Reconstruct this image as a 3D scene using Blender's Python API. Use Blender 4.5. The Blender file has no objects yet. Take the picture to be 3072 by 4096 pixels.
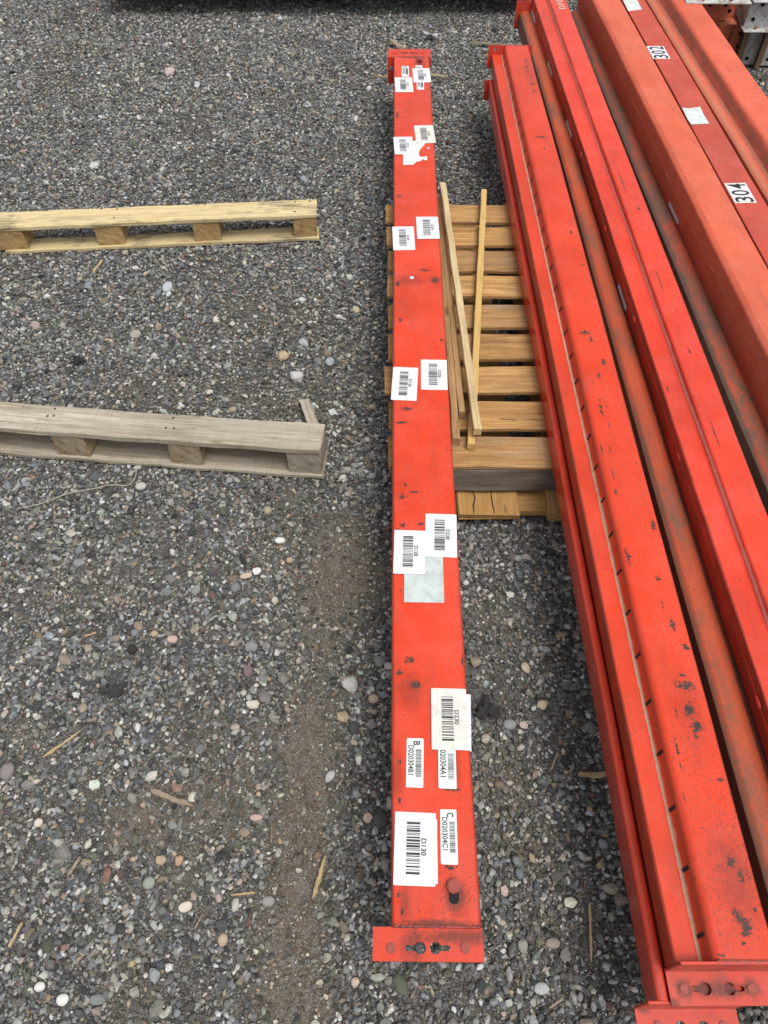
import bpy, bmesh, math, random
import numpy as np
from mathutils import Vector, Matrix

# ------------------------------------------------------------------ camera, light
sc = bpy.context.scene
col = sc.collection
F, TH, CH = 3070.0, math.radians(52.75), 1.40        # focal length in photo pixels, pitch below horizontal, height
SN, CS = math.sin(TH), math.cos(TH)
cam = bpy.data.cameras.new('camera'); camo = bpy.data.objects.new('camera', cam); col.objects.link(camo)
cam.sensor_fit = 'VERTICAL'; cam.sensor_height = 24.0; cam.lens = 24.0 * F / 4096.0
cam.clip_start = 0.02; cam.clip_end = 200
camo.location = (0, 0, CH); camo.rotation_euler = (math.pi/2 - TH, 0, 0)
sc.camera = camo
SUN_EL, SUN_ROT = math.radians(66), math.radians(138)
w = bpy.data.worlds.new('World'); sc.world = w; w.use_nodes = True
wn = w.node_tree.nodes; wl = w.node_tree.links
bg = wn['Background']; sky = wn.new('ShaderNodeTexSky'); sky.sky_type = 'NISHITA'; sky.sun_disc = False
sky.sun_elevation = SUN_EL; sky.sun_rotation = SUN_ROT; sky.dust_density = 4; sky.air_density = 1.0
hs = wn.new('ShaderNodeHueSaturation'); hs.inputs['Saturation'].default_value = 0.22
wl.new(sky.outputs[0], hs.inputs['Color']); wl.new(hs.outputs[0], bg.inputs[0]); bg.inputs[1].default_value = 0.135
sun = bpy.data.lights.new('sun', 'SUN'); sun.energy = 1.55; sun.angle = math.radians(26); sun.color = (1, .965, .91)
suno = bpy.data.objects.new('sun', sun); col.objects.link(suno)
d = Vector((math.sin(SUN_ROT)*math.cos(SUN_EL), math.cos(SUN_ROT)*math.cos(SUN_EL), math.sin(SUN_EL)))
suno.rotation_euler = d.to_track_quat('Z', 'Y').to_euler(); suno.location = d*20
sc.view_settings.view_transform = 'Standard'; sc.view_settings.look = 'None'
sc.view_settings.exposure = 0.5; sc.view_settings.gamma = 1

rnd = random.Random(7)
def bp(x, y, z=0.0):
    """photo reading -> metric point on the level z"""
    t = (y-2048)/F; u = (x-1536)/F; d = (CH-z)/(SN+t*CS)
    return Vector((u*d, d*(CS-t*SN), z))

# ------------------------------------------------------------------ node helpers
class NT:
    def __init__(s, name):
        s.m = bpy.data.materials.new(name); s.m.use_nodes = True; s.t = s.m.node_tree
        s.n = s.t.nodes; s.l = s.t.links; s.b = s.n['Principled BSDF']
        s.tc = s.n.new('ShaderNodeTexCoord')
    def set(s, sock, v):
        if isinstance(v, (int, float)): sock.default_value = v
        elif isinstance(v, (tuple, list)):
            sock.default_value = (tuple(v)+(1,))[:len(sock.default_value)] if len(v) < len(sock.default_value) else v
        else: s.l.new(v, sock)
    def math(s, op, a, b=0.0, clamp=False):
        n = s.n.new('ShaderNodeMath'); n.operation = op; n.use_clamp = clamp
        s.set(n.inputs[0], a); s.set(n.inputs[1], b); return n.outputs[0]
    def noise(s, vec, scale, detail=4, rough=.55, dist=0.0):
        n = s.n.new('ShaderNodeTexNoise'); s.l.new(vec, n.inputs['Vector'])
        n.inputs['Scale'].default_value = scale; n.inputs['Detail'].default_value = detail
        n.inputs['Roughness'].default_value = rough; n.inputs['Distortion'].default_value = dist
        return n.outputs['Fac']
    def vor(s, vec, scale, out='Color', feature='F1', rand=1.0):
        n = s.n.new('ShaderNodeTexVoronoi'); s.l.new(vec, n.inputs['Vector']); n.feature = feature
        n.inputs['Scale'].default_value = scale; n.inputs['Randomness'].default_value = rand
        return n.outputs[out]
    def ramp(s, fac, stops):
        n = s.n.new('ShaderNodeMapRange'); n.clamp = True
        s.set(n.inputs['Value'], fac); n.inputs['From Min'].default_value = stops[0]; n.inputs['From Max'].default_value = stops[1]
        n.inputs['To Min'].default_value = stops[2] if len(stops) > 2 else 0; n.inputs['To Max'].default_value = stops[3] if len(stops) > 2 else 1
        return n.outputs[0]
    def mix(s, fac, a, b, mode='MIX'):
        n = s.n.new('ShaderNodeMix'); n.data_type = 'RGBA'; n.blend_type = mode
        s.set(n.inputs[0], fac); s.set(n.inputs[6], a); s.set(n.inputs[7], b); return n.outputs[2]
    def mapping(s, vec, scale=(1, 1, 1), loc=(0, 0, 0)):
        n = s.n.new('ShaderNodeMapping'); s.l.new(vec, n.inputs['Vector'])
        n.inputs['Scale'].default_value = scale; s.set(n.inputs['Location'], loc); return n.outputs[0]
    def sep(s, vec):
        n = s.n.new('ShaderNodeSeparateXYZ'); s.l.new(vec, n.inputs[0]); return n.outputs
    def bump(s, h, strength=.3, dist=.002, normal=None):
        n = s.n.new('ShaderNodeBump'); n.inputs['Strength'].default_value = strength; n.inputs['Distance'].default_value = dist
        s.l.new(h, n.inputs['Height'])
        if normal: s.l.new(normal, n.inputs['Normal'])
        return n.outputs[0]
    def out(s, colr=None, rough=None, normal=None, metal=None, spec=None, coat=None):
        if colr is not None: s.set(s.b.inputs['Base Color'], colr)
        if rough is not None: s.set(s.b.inputs['Roughness'], rough)
        if metal is not None: s.set(s.b.inputs['Metallic'], metal)
        if spec is not None: s.b.inputs['Specular IOR Level'].default_value = spec
        if coat is not None: s.b.inputs['Coat Weight'].default_value = coat
        if normal is not None: s.l.new(normal, s.b.inputs['Normal'])
        return s.m

def plain(name, c, rough=.6, metal=0, var=.15, scale=60):
    k = NT(name); o = k.tc.outputs['Object']
    n = k.noise(o, scale, 5)
    c2 = tuple(v*(1-var) for v in c)
    return k.out(k.mix(k.ramp(n, (.35, .65)), c, c2), rough, metal=metal)

def paint(name, c, chips=(), stripes=(), dust=0.0, dustcol=(.16, .115, .085), chip_amt=.5, rough=.38, faded=0.0, edge_dirt=None, grime=(), off=0.0, scratch=True, specks=()):
    """painted steel; chips are worn spots (x, y, rx, ry) in the part's own metres"""
    k = NT(name); o = k.tc.outputs['Object']; o = k.mapping(o, (1, 1, 1), (off, off, 0)) if off else o
    ox = k.tc.outputs['Object']; X, Y, Z = k.sep(ox)
    big = k.noise(o, 5, 4); fine = k.noise(o, 260, 4); mid = k.noise(o, 38, 5, .6)
    a = k.mix(k.ramp(big, (.3, .7)), c, tuple(min(1, v*.78) for v in c))
    a = k.mix(k.ramp(k.noise(k.mapping(o, (1, .3, 1)), 55, 6, .75), (.50, .72, 0, .22)), a, tuple(v*.62+.01 for v in c))
    if faded: a = k.mix(k.ramp(k.noise(o, 14, 5, .65), (.42, .72, 0, faded)), a, tuple(min(1, v*.86+.07) for v in c))
    a = k.mix(k.ramp(fine, (.45, .75, 0, .16)), a, tuple(v*.6 for v in c))
    # long faint rub marks along the beam
    rub = k.noise(k.mapping(o, (90, 2.2, 90)), 1.0, 5, .7)
    if scratch: a = k.mix(k.ramp(rub, (.62, .74, 0, .22)), a, tuple(min(1, v*.9+.09) for v in c))
    ln = k.noise(k.mapping(o, (7, 1.3, 7)), 3.0, 3, .6, 1.2)
    if scratch:
        sc_ = k.math('LESS_THAN', k.math('ABSOLUTE', k.math('SUBTRACT', ln, .52)), .0012)
        a = k.mix(k.math('MULTIPLY', sc_, .4), a, tuple(v*.35+.02 for v in c))
    a = k.mix(k.ramp(k.noise(k.mapping(o, (1, .22, 1)), 26, 6, .68), (.54, .72, 0, .30)), a, (.17, .045, .026))
    # grime speckle
    gs = k.math('MULTIPLY', k.ramp(k.noise(o, 3.1, 3), (.45, .62)), k.ramp(k.noise(o, 330, 3, .7), (.54, .66)))
    a = k.mix(k.math('MULTIPLY', gs, .8), a, (.10, .035, .022))
    for (sx, sw, sc3, st) in stripes:
        wob = k.math('ADD', k.math('ABSOLUTE', k.math('SUBTRACT', X, sx)), k.math('MULTIPLY', k.math('SUBTRACT', k.noise(o, 45, 5, .7), .5), sw*1.5))
        f = k.math('MULTIPLY', k.ramp(wob, (sw*.25, sw, 1, 0)), st)
        a = k.mix(f, a, sc3)
    if dust:
        dn = k.math('ADD', k.math('MULTIPLY', k.noise(k.mapping(o, (1, .35, 1)), 16, 6, .62), .7), k.math('MULTIPLY', k.noise(o, 90, 5), .3))
        a = k.mix(k.ramp(dn, (.60-.22*dust, .74-.22*dust, 0, min(.95, .55+.4*dust))), a, dustcol)
    if edge_dirt:
        for (ex, ew, es, ec) in edge_dirt:
            f = k.math('ADD', k.math('ABSOLUTE', k.math('SUBTRACT', X, ex)), k.math('MULTIPLY', k.math('SUBTRACT', k.noise(k.mapping(o, (1, .4, 1)), 30, 5, .65), .5), ew*2.2))
            a = k.mix(k.math('MULTIPLY', k.ramp(f, (ew*.3, ew, 1, 0)), es), a, ec)
    chipmask = None
    for (ex, ew) in specks:
        f = k.math('MULTIPLY', k.math('LESS_THAN', k.math('ABSOLUTE', k.math('SUBTRACT', X, ex)), ew), k.math('GREATER_THAN', k.noise(k.mapping(o, (1, .5, 1)), 150, 4, .75), .655))
        f = k.math('MULTIPLY', f, k.math('GREATER_THAN', k.noise(o, 9, 3), .43))
        chipmask = f if chipmask is None else k.math('MAXIMUM', chipmask, f)
    if chip_amt > 0:
        cl = k.ramp(k.noise(o, 6.5, 3), (.60-.10*chip_amt, .70))
        dots = k.ramp(k.noise(o, 115, 4, .72), (.665, .68))
        c_ = k.math('MULTIPLY', dots, k.math('GREATER_THAN', cl, .25)); chipmask = c_ if chipmask is None else k.math('MAXIMUM', chipmask, c_)
    dn = k.noise(o, 190, 5, .8)
    for (cx, cy, rx, ry) in chips:
        dx = k.math('DIVIDE', k.math('SUBTRACT', X, cx), rx); dy = k.math('DIVIDE', k.math('SUBTRACT', Y, cy), ry)
        r = k.math('SQRT', k.math('ADD', k.math('MULTIPLY', dx, dx), k.math('MULTIPLY', dy, dy)))
        f = k.math('LESS_THAN', k.math('ADD', r, k.math('MULTIPLY', k.math('SUBTRACT', dn, .5), 5.0)), .62)
        f = k.math('MULTIPLY', f, k.math('LESS_THAN', r, 1.7))
        chipmask = f if chipmask is None else k.math('MAXIMUM', chipmask, f)
    for (cx, cy, rx, ry, gst) in grime:
        dx = k.math('DIVIDE', k.math('SUBTRACT', X, cx), rx); dy = k.math('DIVIDE', k.math('SUBTRACT', Y, cy), ry)
        r = k.math('SQRT', k.math('ADD', k.math('MULTIPLY', dx, dx), k.math('MULTIPLY', dy, dy)))
        f = k.ramp(k.math('ADD', r, k.math('MULTIPLY', k.math('SUBTRACT', k.noise(o, 150, 5, .7), .5), 1.6)), (.35, 1.0, gst, 0))
        a = k.mix(f, a, (.055, .022, .016))
    rg = k.ramp(mid, (.3, .7, rough-.07, rough+.12))
    if chipmask is not None:
        a = k.mix(chipmask, a, k.mix(k.ramp(k.noise(o, 90, 3), (.45, .6)), (.034, .026, .023), (.075, .034, .020))); rg = k.math('MAXIMUM', rg, k.math('MULTIPLY', chipmask, .6))
    h = k.math('ADD', k.math('MULTIPLY', mid, .5), k.math('MULTIPLY', fine, .12))
    if chipmask is not None: h = k.math('SUBTRACT', h, k.math('MULTIPLY', chipmask, .5))
    return k.out(a, rg, k.bump(h, .22, .0012), spec=.30)

def wood(name, c1, c2, weather=0.0, stain=0.0, scale=1.0, endc=None):
    """c1 pale wood, c2 grain; the board runs along its own X"""
    k = NT(name); o = k.tc.outputs['Object']
    oi = k.n.new('ShaderNodeObjectInfo'); r = k.math('MULTIPLY', oi.outputs['Random'], 37.0)
    cmb = k.n.new('ShaderNodeCombineXYZ'); k.l.new(r, cmb.inputs[0]); k.l.new(r, cmb.inputs[1]); k.l.new(r, cmb.inputs[2])
    v = k.mapping(o, (1, 1, 1), cmb.outputs[0])
    warp = k.noise(k.mapping(v, (4, 14, 14)), 1.0, 3)
    g1 = k.noise(k.mapping(v, (3.2*scale, 70*scale, 70*scale)), 1.0, 6, .62, .6)
    g2 = k.noise(k.mapping(v, (12*scale, 320*scale, 320*scale)), 1.0, 4, .6)
    a = k.mix(k.ramp(g1, (.36, .66)), c1, c2)
    a = k.mix(k.ramp(g2, (.42, .66, 0, .75)), a, tuple(q*.62 for q in c2))
    a = k.mix(k.ramp(warp, (.4, .7, 0, .45)), a, tuple(q*.75 for q in c1))
    a = k.mix(k.math('MULTIPLY', oi.outputs['Random'], .35), a, tuple(q*.72 for q in c2))
    a = k.mix(k.ramp(k.noise(k.mapping(v, (3, 7, 7)), 1.0, 5, .7), (.48, .70, 0, .5)), a, tuple(q*.55 for q in c2))
    # knots
    kd = k.vor(k.mapping(v, (3.1, 8.5, 8.5)), 1.0, 'Distance')
    a = k.mix(k.ramp(k.math('ADD', kd, k.math('MULTIPLY', g1, .04)), (.05, .10, .85, 0)), a, tuple(q*.33 for q in c2))
    if weather:
        wn_ = k.noise(k.mapping(v, (5, 26, 26)), 1.0, 6, .7)
        a = k.mix(k.ramp(wn_, (.46, .66, 0, weather)), a, (.33, .30, .25))
        a = k.mix(k.ramp(k.noise(k.mapping(v, (60, 12, 12)), 1.0, 5, .75), (.60, .70, 0, weather*.6)), a, (.16, .13, .10))
    if stain:
        st = k.math('MULTIPLY', k.ramp(k.noise(k.mapping(v, (5, 9, 9)), 1.0, 4, .6), (.5, .58)), k.ramp(k.noise(k.mapping(v, (14, 180, 180)), 1.0, 5, .7), (.42, .58)))
        a = k.mix(k.math('MULTIPLY', st, stain), a, (.055, .05, .045))
    # dark cracks
    cr = k.noise(k.mapping(v, (2.2, 60, 60)), 1.0, 3, .5, .8)
    a = k.mix(k.math('MULTIPLY', k.math('LESS_THAN', k.math('ABSOLUTE', k.math('SUBTRACT', cr, .66)), .006), .7), a, (.06, .035, .02))
    saw = k.noise(k.mapping(v, (210, 9, 9)), 1.0, 4, .65)
    a = k.mix(k.ramp(saw, (.52, .70, 0, .06+.38*weather)), a, tuple(q*.55 for q in c2))
    h = k.math('ADD', g1, k.math('MULTIPLY', g2, .5)); h = k.math('ADD', h, k.math('MULTIPLY', saw, .4))
    return k.out(a, .78, k.bump(h, .5, .0012), spec=.2)

# ------------------------------------------------------------------ object helpers
def mesh_obj(name, verts, faces, mat, parent=None, smooth=False, loc=None, rot=None):
    me = bpy.data.meshes.new(name); me.from_pydata([tuple(v) for v in verts], [], faces); me.update()
    o = bpy.data.objects.new(name, me); col.objects.link(o)
    if mat: me.materials.append(mat)
    if smooth:
        for p in me.polygons: p.use_smooth = True
    if parent: o.parent = parent
    if loc is not None: o.location = loc
    if rot is not None: o.rotation_euler = rot
    return o
def bm_obj(name, bm, mat, parent=None, loc=None, rot=None, smooth=False):
    me = bpy.data.meshes.new(name); bmesh.ops.recalc_face_normals(bm, faces=bm.faces); bm.to_mesh(me); bm.free()
    o = bpy.data.objects.new(name, me); col.objects.link(o); me.materials.append(mat)
    if smooth:
        for p in me.polygons: p.use_smooth = True
    if parent: o.parent = parent
    if loc is not None: o.location = loc
    if rot is not None: o.rotation_euler = rot
    return o
def empty(name, loc=(0, 0, 0), rz=0.0):
    o = bpy.data.objects.new(name, None); col.objects.link(o); o.location = loc; o.rotation_euler = (0, 0, rz)
    o.empty_display_size = .1; return o
def tag(o, label=None, cat=None, group=None, kind=None):
    if label: o['label'] = label
    if cat: o['category'] = cat
    if group: o['group'] = group
    if kind: o['kind'] = kind
    return o
def box(name, size, loc, mat, parent=None, bev=.001, rot=(0, 0, 0)):
    bm = bmesh.new(); bmesh.ops.create_cube(bm, size=1.0)
    bmesh.ops.scale(bm, vec=size, verts=bm.verts)
    if bev: bmesh.ops.bevel(bm, geom=list(bm.edges), offset=bev, segments=2, affect='EDGES', profile=.5)
    return bm_obj(name, bm, mat, parent, loc, rot)
def cyl(name, r, h, loc, mat, parent=None, seg=20, bev=.0008, rot=(0, 0, 0), dome=0):
    bm = bmesh.new(); bmesh.ops.create_cone(bm, cap_ends=True, segments=seg, radius1=r, radius2=r*(1-dome), depth=h)
    if bev: bmesh.ops.bevel(bm, geom=[e for e in bm.edges if abs(e.verts[0].co.z-e.verts[1].co.z) < 1e-6], offset=bev, segments=2, affect='EDGES')
    return bm_obj(name, bm, mat, parent, loc, rot)
def poly_plate(name, outer, holes, thick, mat, parent=None, loc=(0, 0, 0), rot=(0, 0, 0)):
    """flat plate in local XY with real holes, thickness along local Z (centred)"""
    cu = bpy.data.curves.new(name, 'CURVE'); cu.dimensions = '2D'; cu.fill_mode = 'BOTH'; cu.extrude = thick/2
    for pts in [outer]+list(holes):
        sp = cu.splines.new('POLY'); sp.points.add(len(pts)-1)
        for p, q in zip(sp.points, pts): p.co = (q[0], q[1], 0, 1)
        sp.use_cyclic_u = True
    t = bpy.data.objects.new('tmp', cu); me = bpy.data.meshes.new_from_object(t)
    bpy.data.objects.remove(t); bpy.data.curves.remove(cu); me.name = name
    me.materials.clear(); me.materials.append(mat)
    o = bpy.data.objects.new(name, me); col.objects.link(o); o.location = loc; o.rotation_euler = rot
    if parent: o.parent = parent
    return o
def rrect(x0, y0, x1, y1, r, jit=0.0, n=4, R=rnd):
    pts = []
    for cx, cy, a0 in ((x1-r, y1-r, 0), (x0+r, y1-r, 90), (x0+r, y0+r, 180), (x1-r, y0+r, 270)):
        for i in range(n+1):
            a = math.radians(a0+90*i/n); pts.append((cx+r*math.cos(a)+R.uniform(-jit, jit), cy+r*math.sin(a)+R.uniform(-jit, jit)))
    return pts
def circ(cx, cy, r, n=20): return [(cx+r*math.cos(2*math.pi*i/n), cy+r*math.sin(2*math.pi*i/n)) for i in range(n)]
def keyhole(cx, cy, r, slot, hw, s):
    """round hole with a slot running along s*X"""
    a = math.asin(hw/r); pts = []
    for i in range(15):
        b = a+(2*math.pi-2*a)*i/14; pts.append((cx+s*r*math.cos(b), cy+r*math.sin(b)))
    for i in range(7):
        b = -math.pi/2+math.pi*i/6; pts.append((cx+s*(slot-hw+hw*math.cos(b)), cy+hw*math.sin(b)))
    return pts
def text_mesh(name, s, size, mat, parent, loc, rz, sx=1.0, bold=0.0, align='CENTER', sy=1.0, fit=None):
    cu = bpy.data.curves.new(name, 'FONT'); cu.body = s; cu.size = size; cu.align_x = align; cu.align_y = 'CENTER'
    cu.offset = bold; cu.resolution_u = 3
    t = bpy.data.objects.new('tmp', cu); me = bpy.data.meshes.new_from_object(t)
    bpy.data.objects.remove(t); bpy.data.curves.remove(cu); me.name = name
    if fit:                                     # stretch the lettering to the printed width and height
        xs = [v.co.x for v in me.vertices]; ys = [v.co.y for v in me.vertices]
        me.transform(Matrix.Translation((-(min(xs)+max(xs))/2, -(min(ys)+max(ys))/2, 0)))
        me.transform(Matrix.Diagonal((fit[0]/(max(xs)-min(xs)), fit[1]/(max(ys)-min(ys)), 1, 1)))
    else: me.transform(Matrix.Diagonal((sx, sy, 1, 1)))
    me.materials.clear(); me.materials.append(mat)
    o = bpy.data.objects.new(name, me); col.objects.link(o); o.parent = parent; o.location = loc; o.rotation_euler = (0, 0, rz)
    return o
def fillet(poly, rads, seg=4):
    out = []; n = len(poly)
    for i, p in enumerate(poly):
        r = rads[i] if isinstance(rads, (list, tuple)) else rads
        a = Vector(poly[i-1])-Vector(p); b = Vector(poly[(i+1) % n])-Vector(p)
        la, lb = a.length, b.length; a.normalize(); b.normalize()
        ang = a.angle(b); t = min(r/math.tan(ang/2) if ang < 3.13 else 0, la*.45, lb*.45)
        if t < 1e-5: out.append(tuple(p)); continue
        A = Vector(p)+a*t; B = Vector(p)+b*t
        for j in range(seg+1):
            u = j/seg; q = A*(1-u)**2+Vector(p)*2*u*(1-u)+B*u*u; out.append((q.x, q.y))
    return out
def extrude_profile(name, poly, y0, y1, mat, parent, n=60, wob=.0006, seed=1, smooth=True, caps=True):
    """poly = list of (x, z) in the thing's own frame, run along Y with slight rolling-mill unevenness"""
    R = random.Random(seed); ph = [R.uniform(0, 6.28) for _ in range(8)]
    V = []; Fc = []; m = len(poly)
    for i in range(n+1):
        y = y0+(y1-y0)*i/n
        dx = wob*(math.sin(3.1*y+ph[0])+.6*math.sin(7.7*y+ph[1])+.35*math.sin(19*y+ph[2]))
        for j, (x, z) in enumerate(poly):
            dz = wob*(math.sin(4.3*y+ph[3]+x*20)+.5*math.sin(13*y+ph[4]+x*35)+.3*math.sin(31*y+ph[5]+60*x))
            V.append((x+dx, y, z+dz*.8))
    for i in range(n):
        for j in range(m):
            a = i*m+j; b = i*m+(j+1) % m; Fc.append((a, b, b+m, a+m))
    if caps: Fc.append(tuple(range(m))[::-1]); Fc.append(tuple(n*m+j for j in range(m)))
    o = mesh_obj(name, V, Fc, mat, parent, smooth)
    bm = bmesh.new(); bm.from_mesh(o.data); bmesh.ops.recalc_face_normals(bm, faces=bm.faces); bm.to_mesh(o.data); bm.free()
    if smooth: o.data.set_sharp_from_angle(angle=math.radians(50))
    return o
def board(name, L, W, T, mat, parent=None, loc=(0, 0, 0), rot=(0, 0, 0), n=26, rough=.0012, seed=None, ch=.0015, bow=0.0, endj=.002):
    """sawn board along its own X, centred, uneven edges and ends"""
    R = random.Random(seed if seed is not None else rnd.random()); ph = [R.uniform(0, 6.28) for _ in range(6)]
    V = []; Fc = []
    sec = [(-W/2+ch, -T/2), (W/2-ch, -T/2), (W/2, -T/2+ch), (W/2, T/2-ch), (W/2-ch, T/2), (-W/2+ch, T/2), (-W/2, T/2-ch), (-W/2, -T/2+ch)]
    ej = [[R.uniform(-endj, endj) for _ in sec] for _ in range(2)]
    for i in range(n+1):
        u = i/n; x = -L/2+L*u
        e1 = rough*(math.sin(9*x/max(L, .2)*3+ph[0])+.5*R.uniform(-1, 1)); e2 = rough*(math.sin(11*x/max(L, .2)*3+ph[1])+.5*R.uniform(-1, 1))
        bz = bow*(4*(u-.5)**2)
        for q, (y, z) in enumerate(sec):
            yy = y+(e1 if y > 0 else e2); zz = z+bz+rough*.3*R.uniform(-1, 1)
            xx = x+(ej[0][q] if i == 0 else ej[1][q] if i == n else 0)
            V.append((xx, yy, zz))
    for i in range(n):
        for j in range(8):
            a = i*8+j; b = i*8+(j+1) % 8; Fc.append((a, b, b+8, a+8))
    Fc.append(tuple(range(8))[::-1]); Fc.append(tuple(n*8+j for j in range(8)))
    o = mesh_obj(name, V, Fc, mat, parent, False, loc, rot)
    bm = bmesh.new(); bm.from_mesh(o.data); bmesh.ops.recalc_face_normals(bm, faces=bm.faces); bm.to_mesh(o.data); bm.free()
    return o

# ------------------------------------------------------------------ ground
def fbm(x, y, seed, oct=4, f=1.0):
    R = np.random.RandomState(seed); s = np.zeros_like(x); a = 1.0
    for _ in range(oct):
        for _ in range(5):
            th = R.uniform(0, 2*np.pi); p = R.uniform(0, 2*np.pi); ff = f*R.uniform(.7, 1.4)
            s += a*np.sin((x*np.cos(th)+y*np.sin(th))*ff*2*np.pi+p)/2.2
        f *= 2.0; a *= .55
    return s
def ground_z(x, y): return .0045*fbm(x, y, 3, 3, .8)-.004
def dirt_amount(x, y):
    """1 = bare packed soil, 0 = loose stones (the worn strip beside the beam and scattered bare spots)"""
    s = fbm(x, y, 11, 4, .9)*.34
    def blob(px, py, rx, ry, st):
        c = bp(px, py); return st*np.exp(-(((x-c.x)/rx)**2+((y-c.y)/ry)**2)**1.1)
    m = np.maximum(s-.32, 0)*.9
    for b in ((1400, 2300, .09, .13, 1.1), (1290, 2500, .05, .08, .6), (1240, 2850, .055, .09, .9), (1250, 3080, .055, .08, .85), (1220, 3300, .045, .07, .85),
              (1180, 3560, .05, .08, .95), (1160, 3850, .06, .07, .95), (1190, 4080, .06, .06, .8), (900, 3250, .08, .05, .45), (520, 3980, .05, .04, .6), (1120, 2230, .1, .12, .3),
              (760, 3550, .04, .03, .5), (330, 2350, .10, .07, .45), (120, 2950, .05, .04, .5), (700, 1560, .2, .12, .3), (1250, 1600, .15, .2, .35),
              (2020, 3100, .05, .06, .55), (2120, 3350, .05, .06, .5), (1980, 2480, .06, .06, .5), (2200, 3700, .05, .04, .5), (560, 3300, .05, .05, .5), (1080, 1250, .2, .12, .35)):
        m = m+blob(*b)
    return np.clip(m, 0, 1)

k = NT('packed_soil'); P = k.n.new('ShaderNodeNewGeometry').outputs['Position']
soil = k.mix(k.ramp(k.noise(P, 7, 6, .6), (.35, .65)), (.036, .033, .029), (.070, .064, .055))  # soil among dense stones kept dark: crevice and contact shade in the colour
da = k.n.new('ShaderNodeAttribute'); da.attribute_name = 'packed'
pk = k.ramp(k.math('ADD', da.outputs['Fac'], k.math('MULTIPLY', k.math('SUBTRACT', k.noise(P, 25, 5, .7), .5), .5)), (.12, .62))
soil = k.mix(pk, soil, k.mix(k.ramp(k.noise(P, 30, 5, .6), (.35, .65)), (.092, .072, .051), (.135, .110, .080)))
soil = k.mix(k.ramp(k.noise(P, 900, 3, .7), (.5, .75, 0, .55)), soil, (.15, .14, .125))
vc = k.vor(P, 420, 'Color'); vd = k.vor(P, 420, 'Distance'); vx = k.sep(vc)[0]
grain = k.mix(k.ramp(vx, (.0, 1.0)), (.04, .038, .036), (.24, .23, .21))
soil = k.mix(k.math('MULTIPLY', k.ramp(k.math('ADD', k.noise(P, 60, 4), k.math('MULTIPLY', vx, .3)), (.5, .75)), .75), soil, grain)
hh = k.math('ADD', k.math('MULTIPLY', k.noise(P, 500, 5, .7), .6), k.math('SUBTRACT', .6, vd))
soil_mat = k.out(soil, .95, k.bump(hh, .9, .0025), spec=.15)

def grid_axis(a, b, step, far): return np.concatenate([np.linspace(-far, a-.5, 8), np.arange(a, b, step), np.linspace(b+.5, far, 8)])
gx = grid_axis(-2.6, 2.6, .035, 60); gy = grid_axis(-.8, 5.2, .035, 60)
GX, GY = np.meshgrid(gx, gy); GZ = ground_z(GX, GY)
gv = np.stack([GX, GY, GZ], -1).reshape(-1, 3); nx = len(gx)
gf = [(j*nx+i, j*nx+i+1, (j+1)*nx+i+1, (j+1)*nx+i) for j in range(len(gy)-1) for i in range(nx-1)]
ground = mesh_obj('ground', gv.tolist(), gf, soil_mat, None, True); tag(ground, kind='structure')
pa = ground.data.attributes.new('packed', 'FLOAT', 'POINT'); pa.data.foreach_set('value', dirt_amount(GX, GY).astype('f').ravel())

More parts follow.
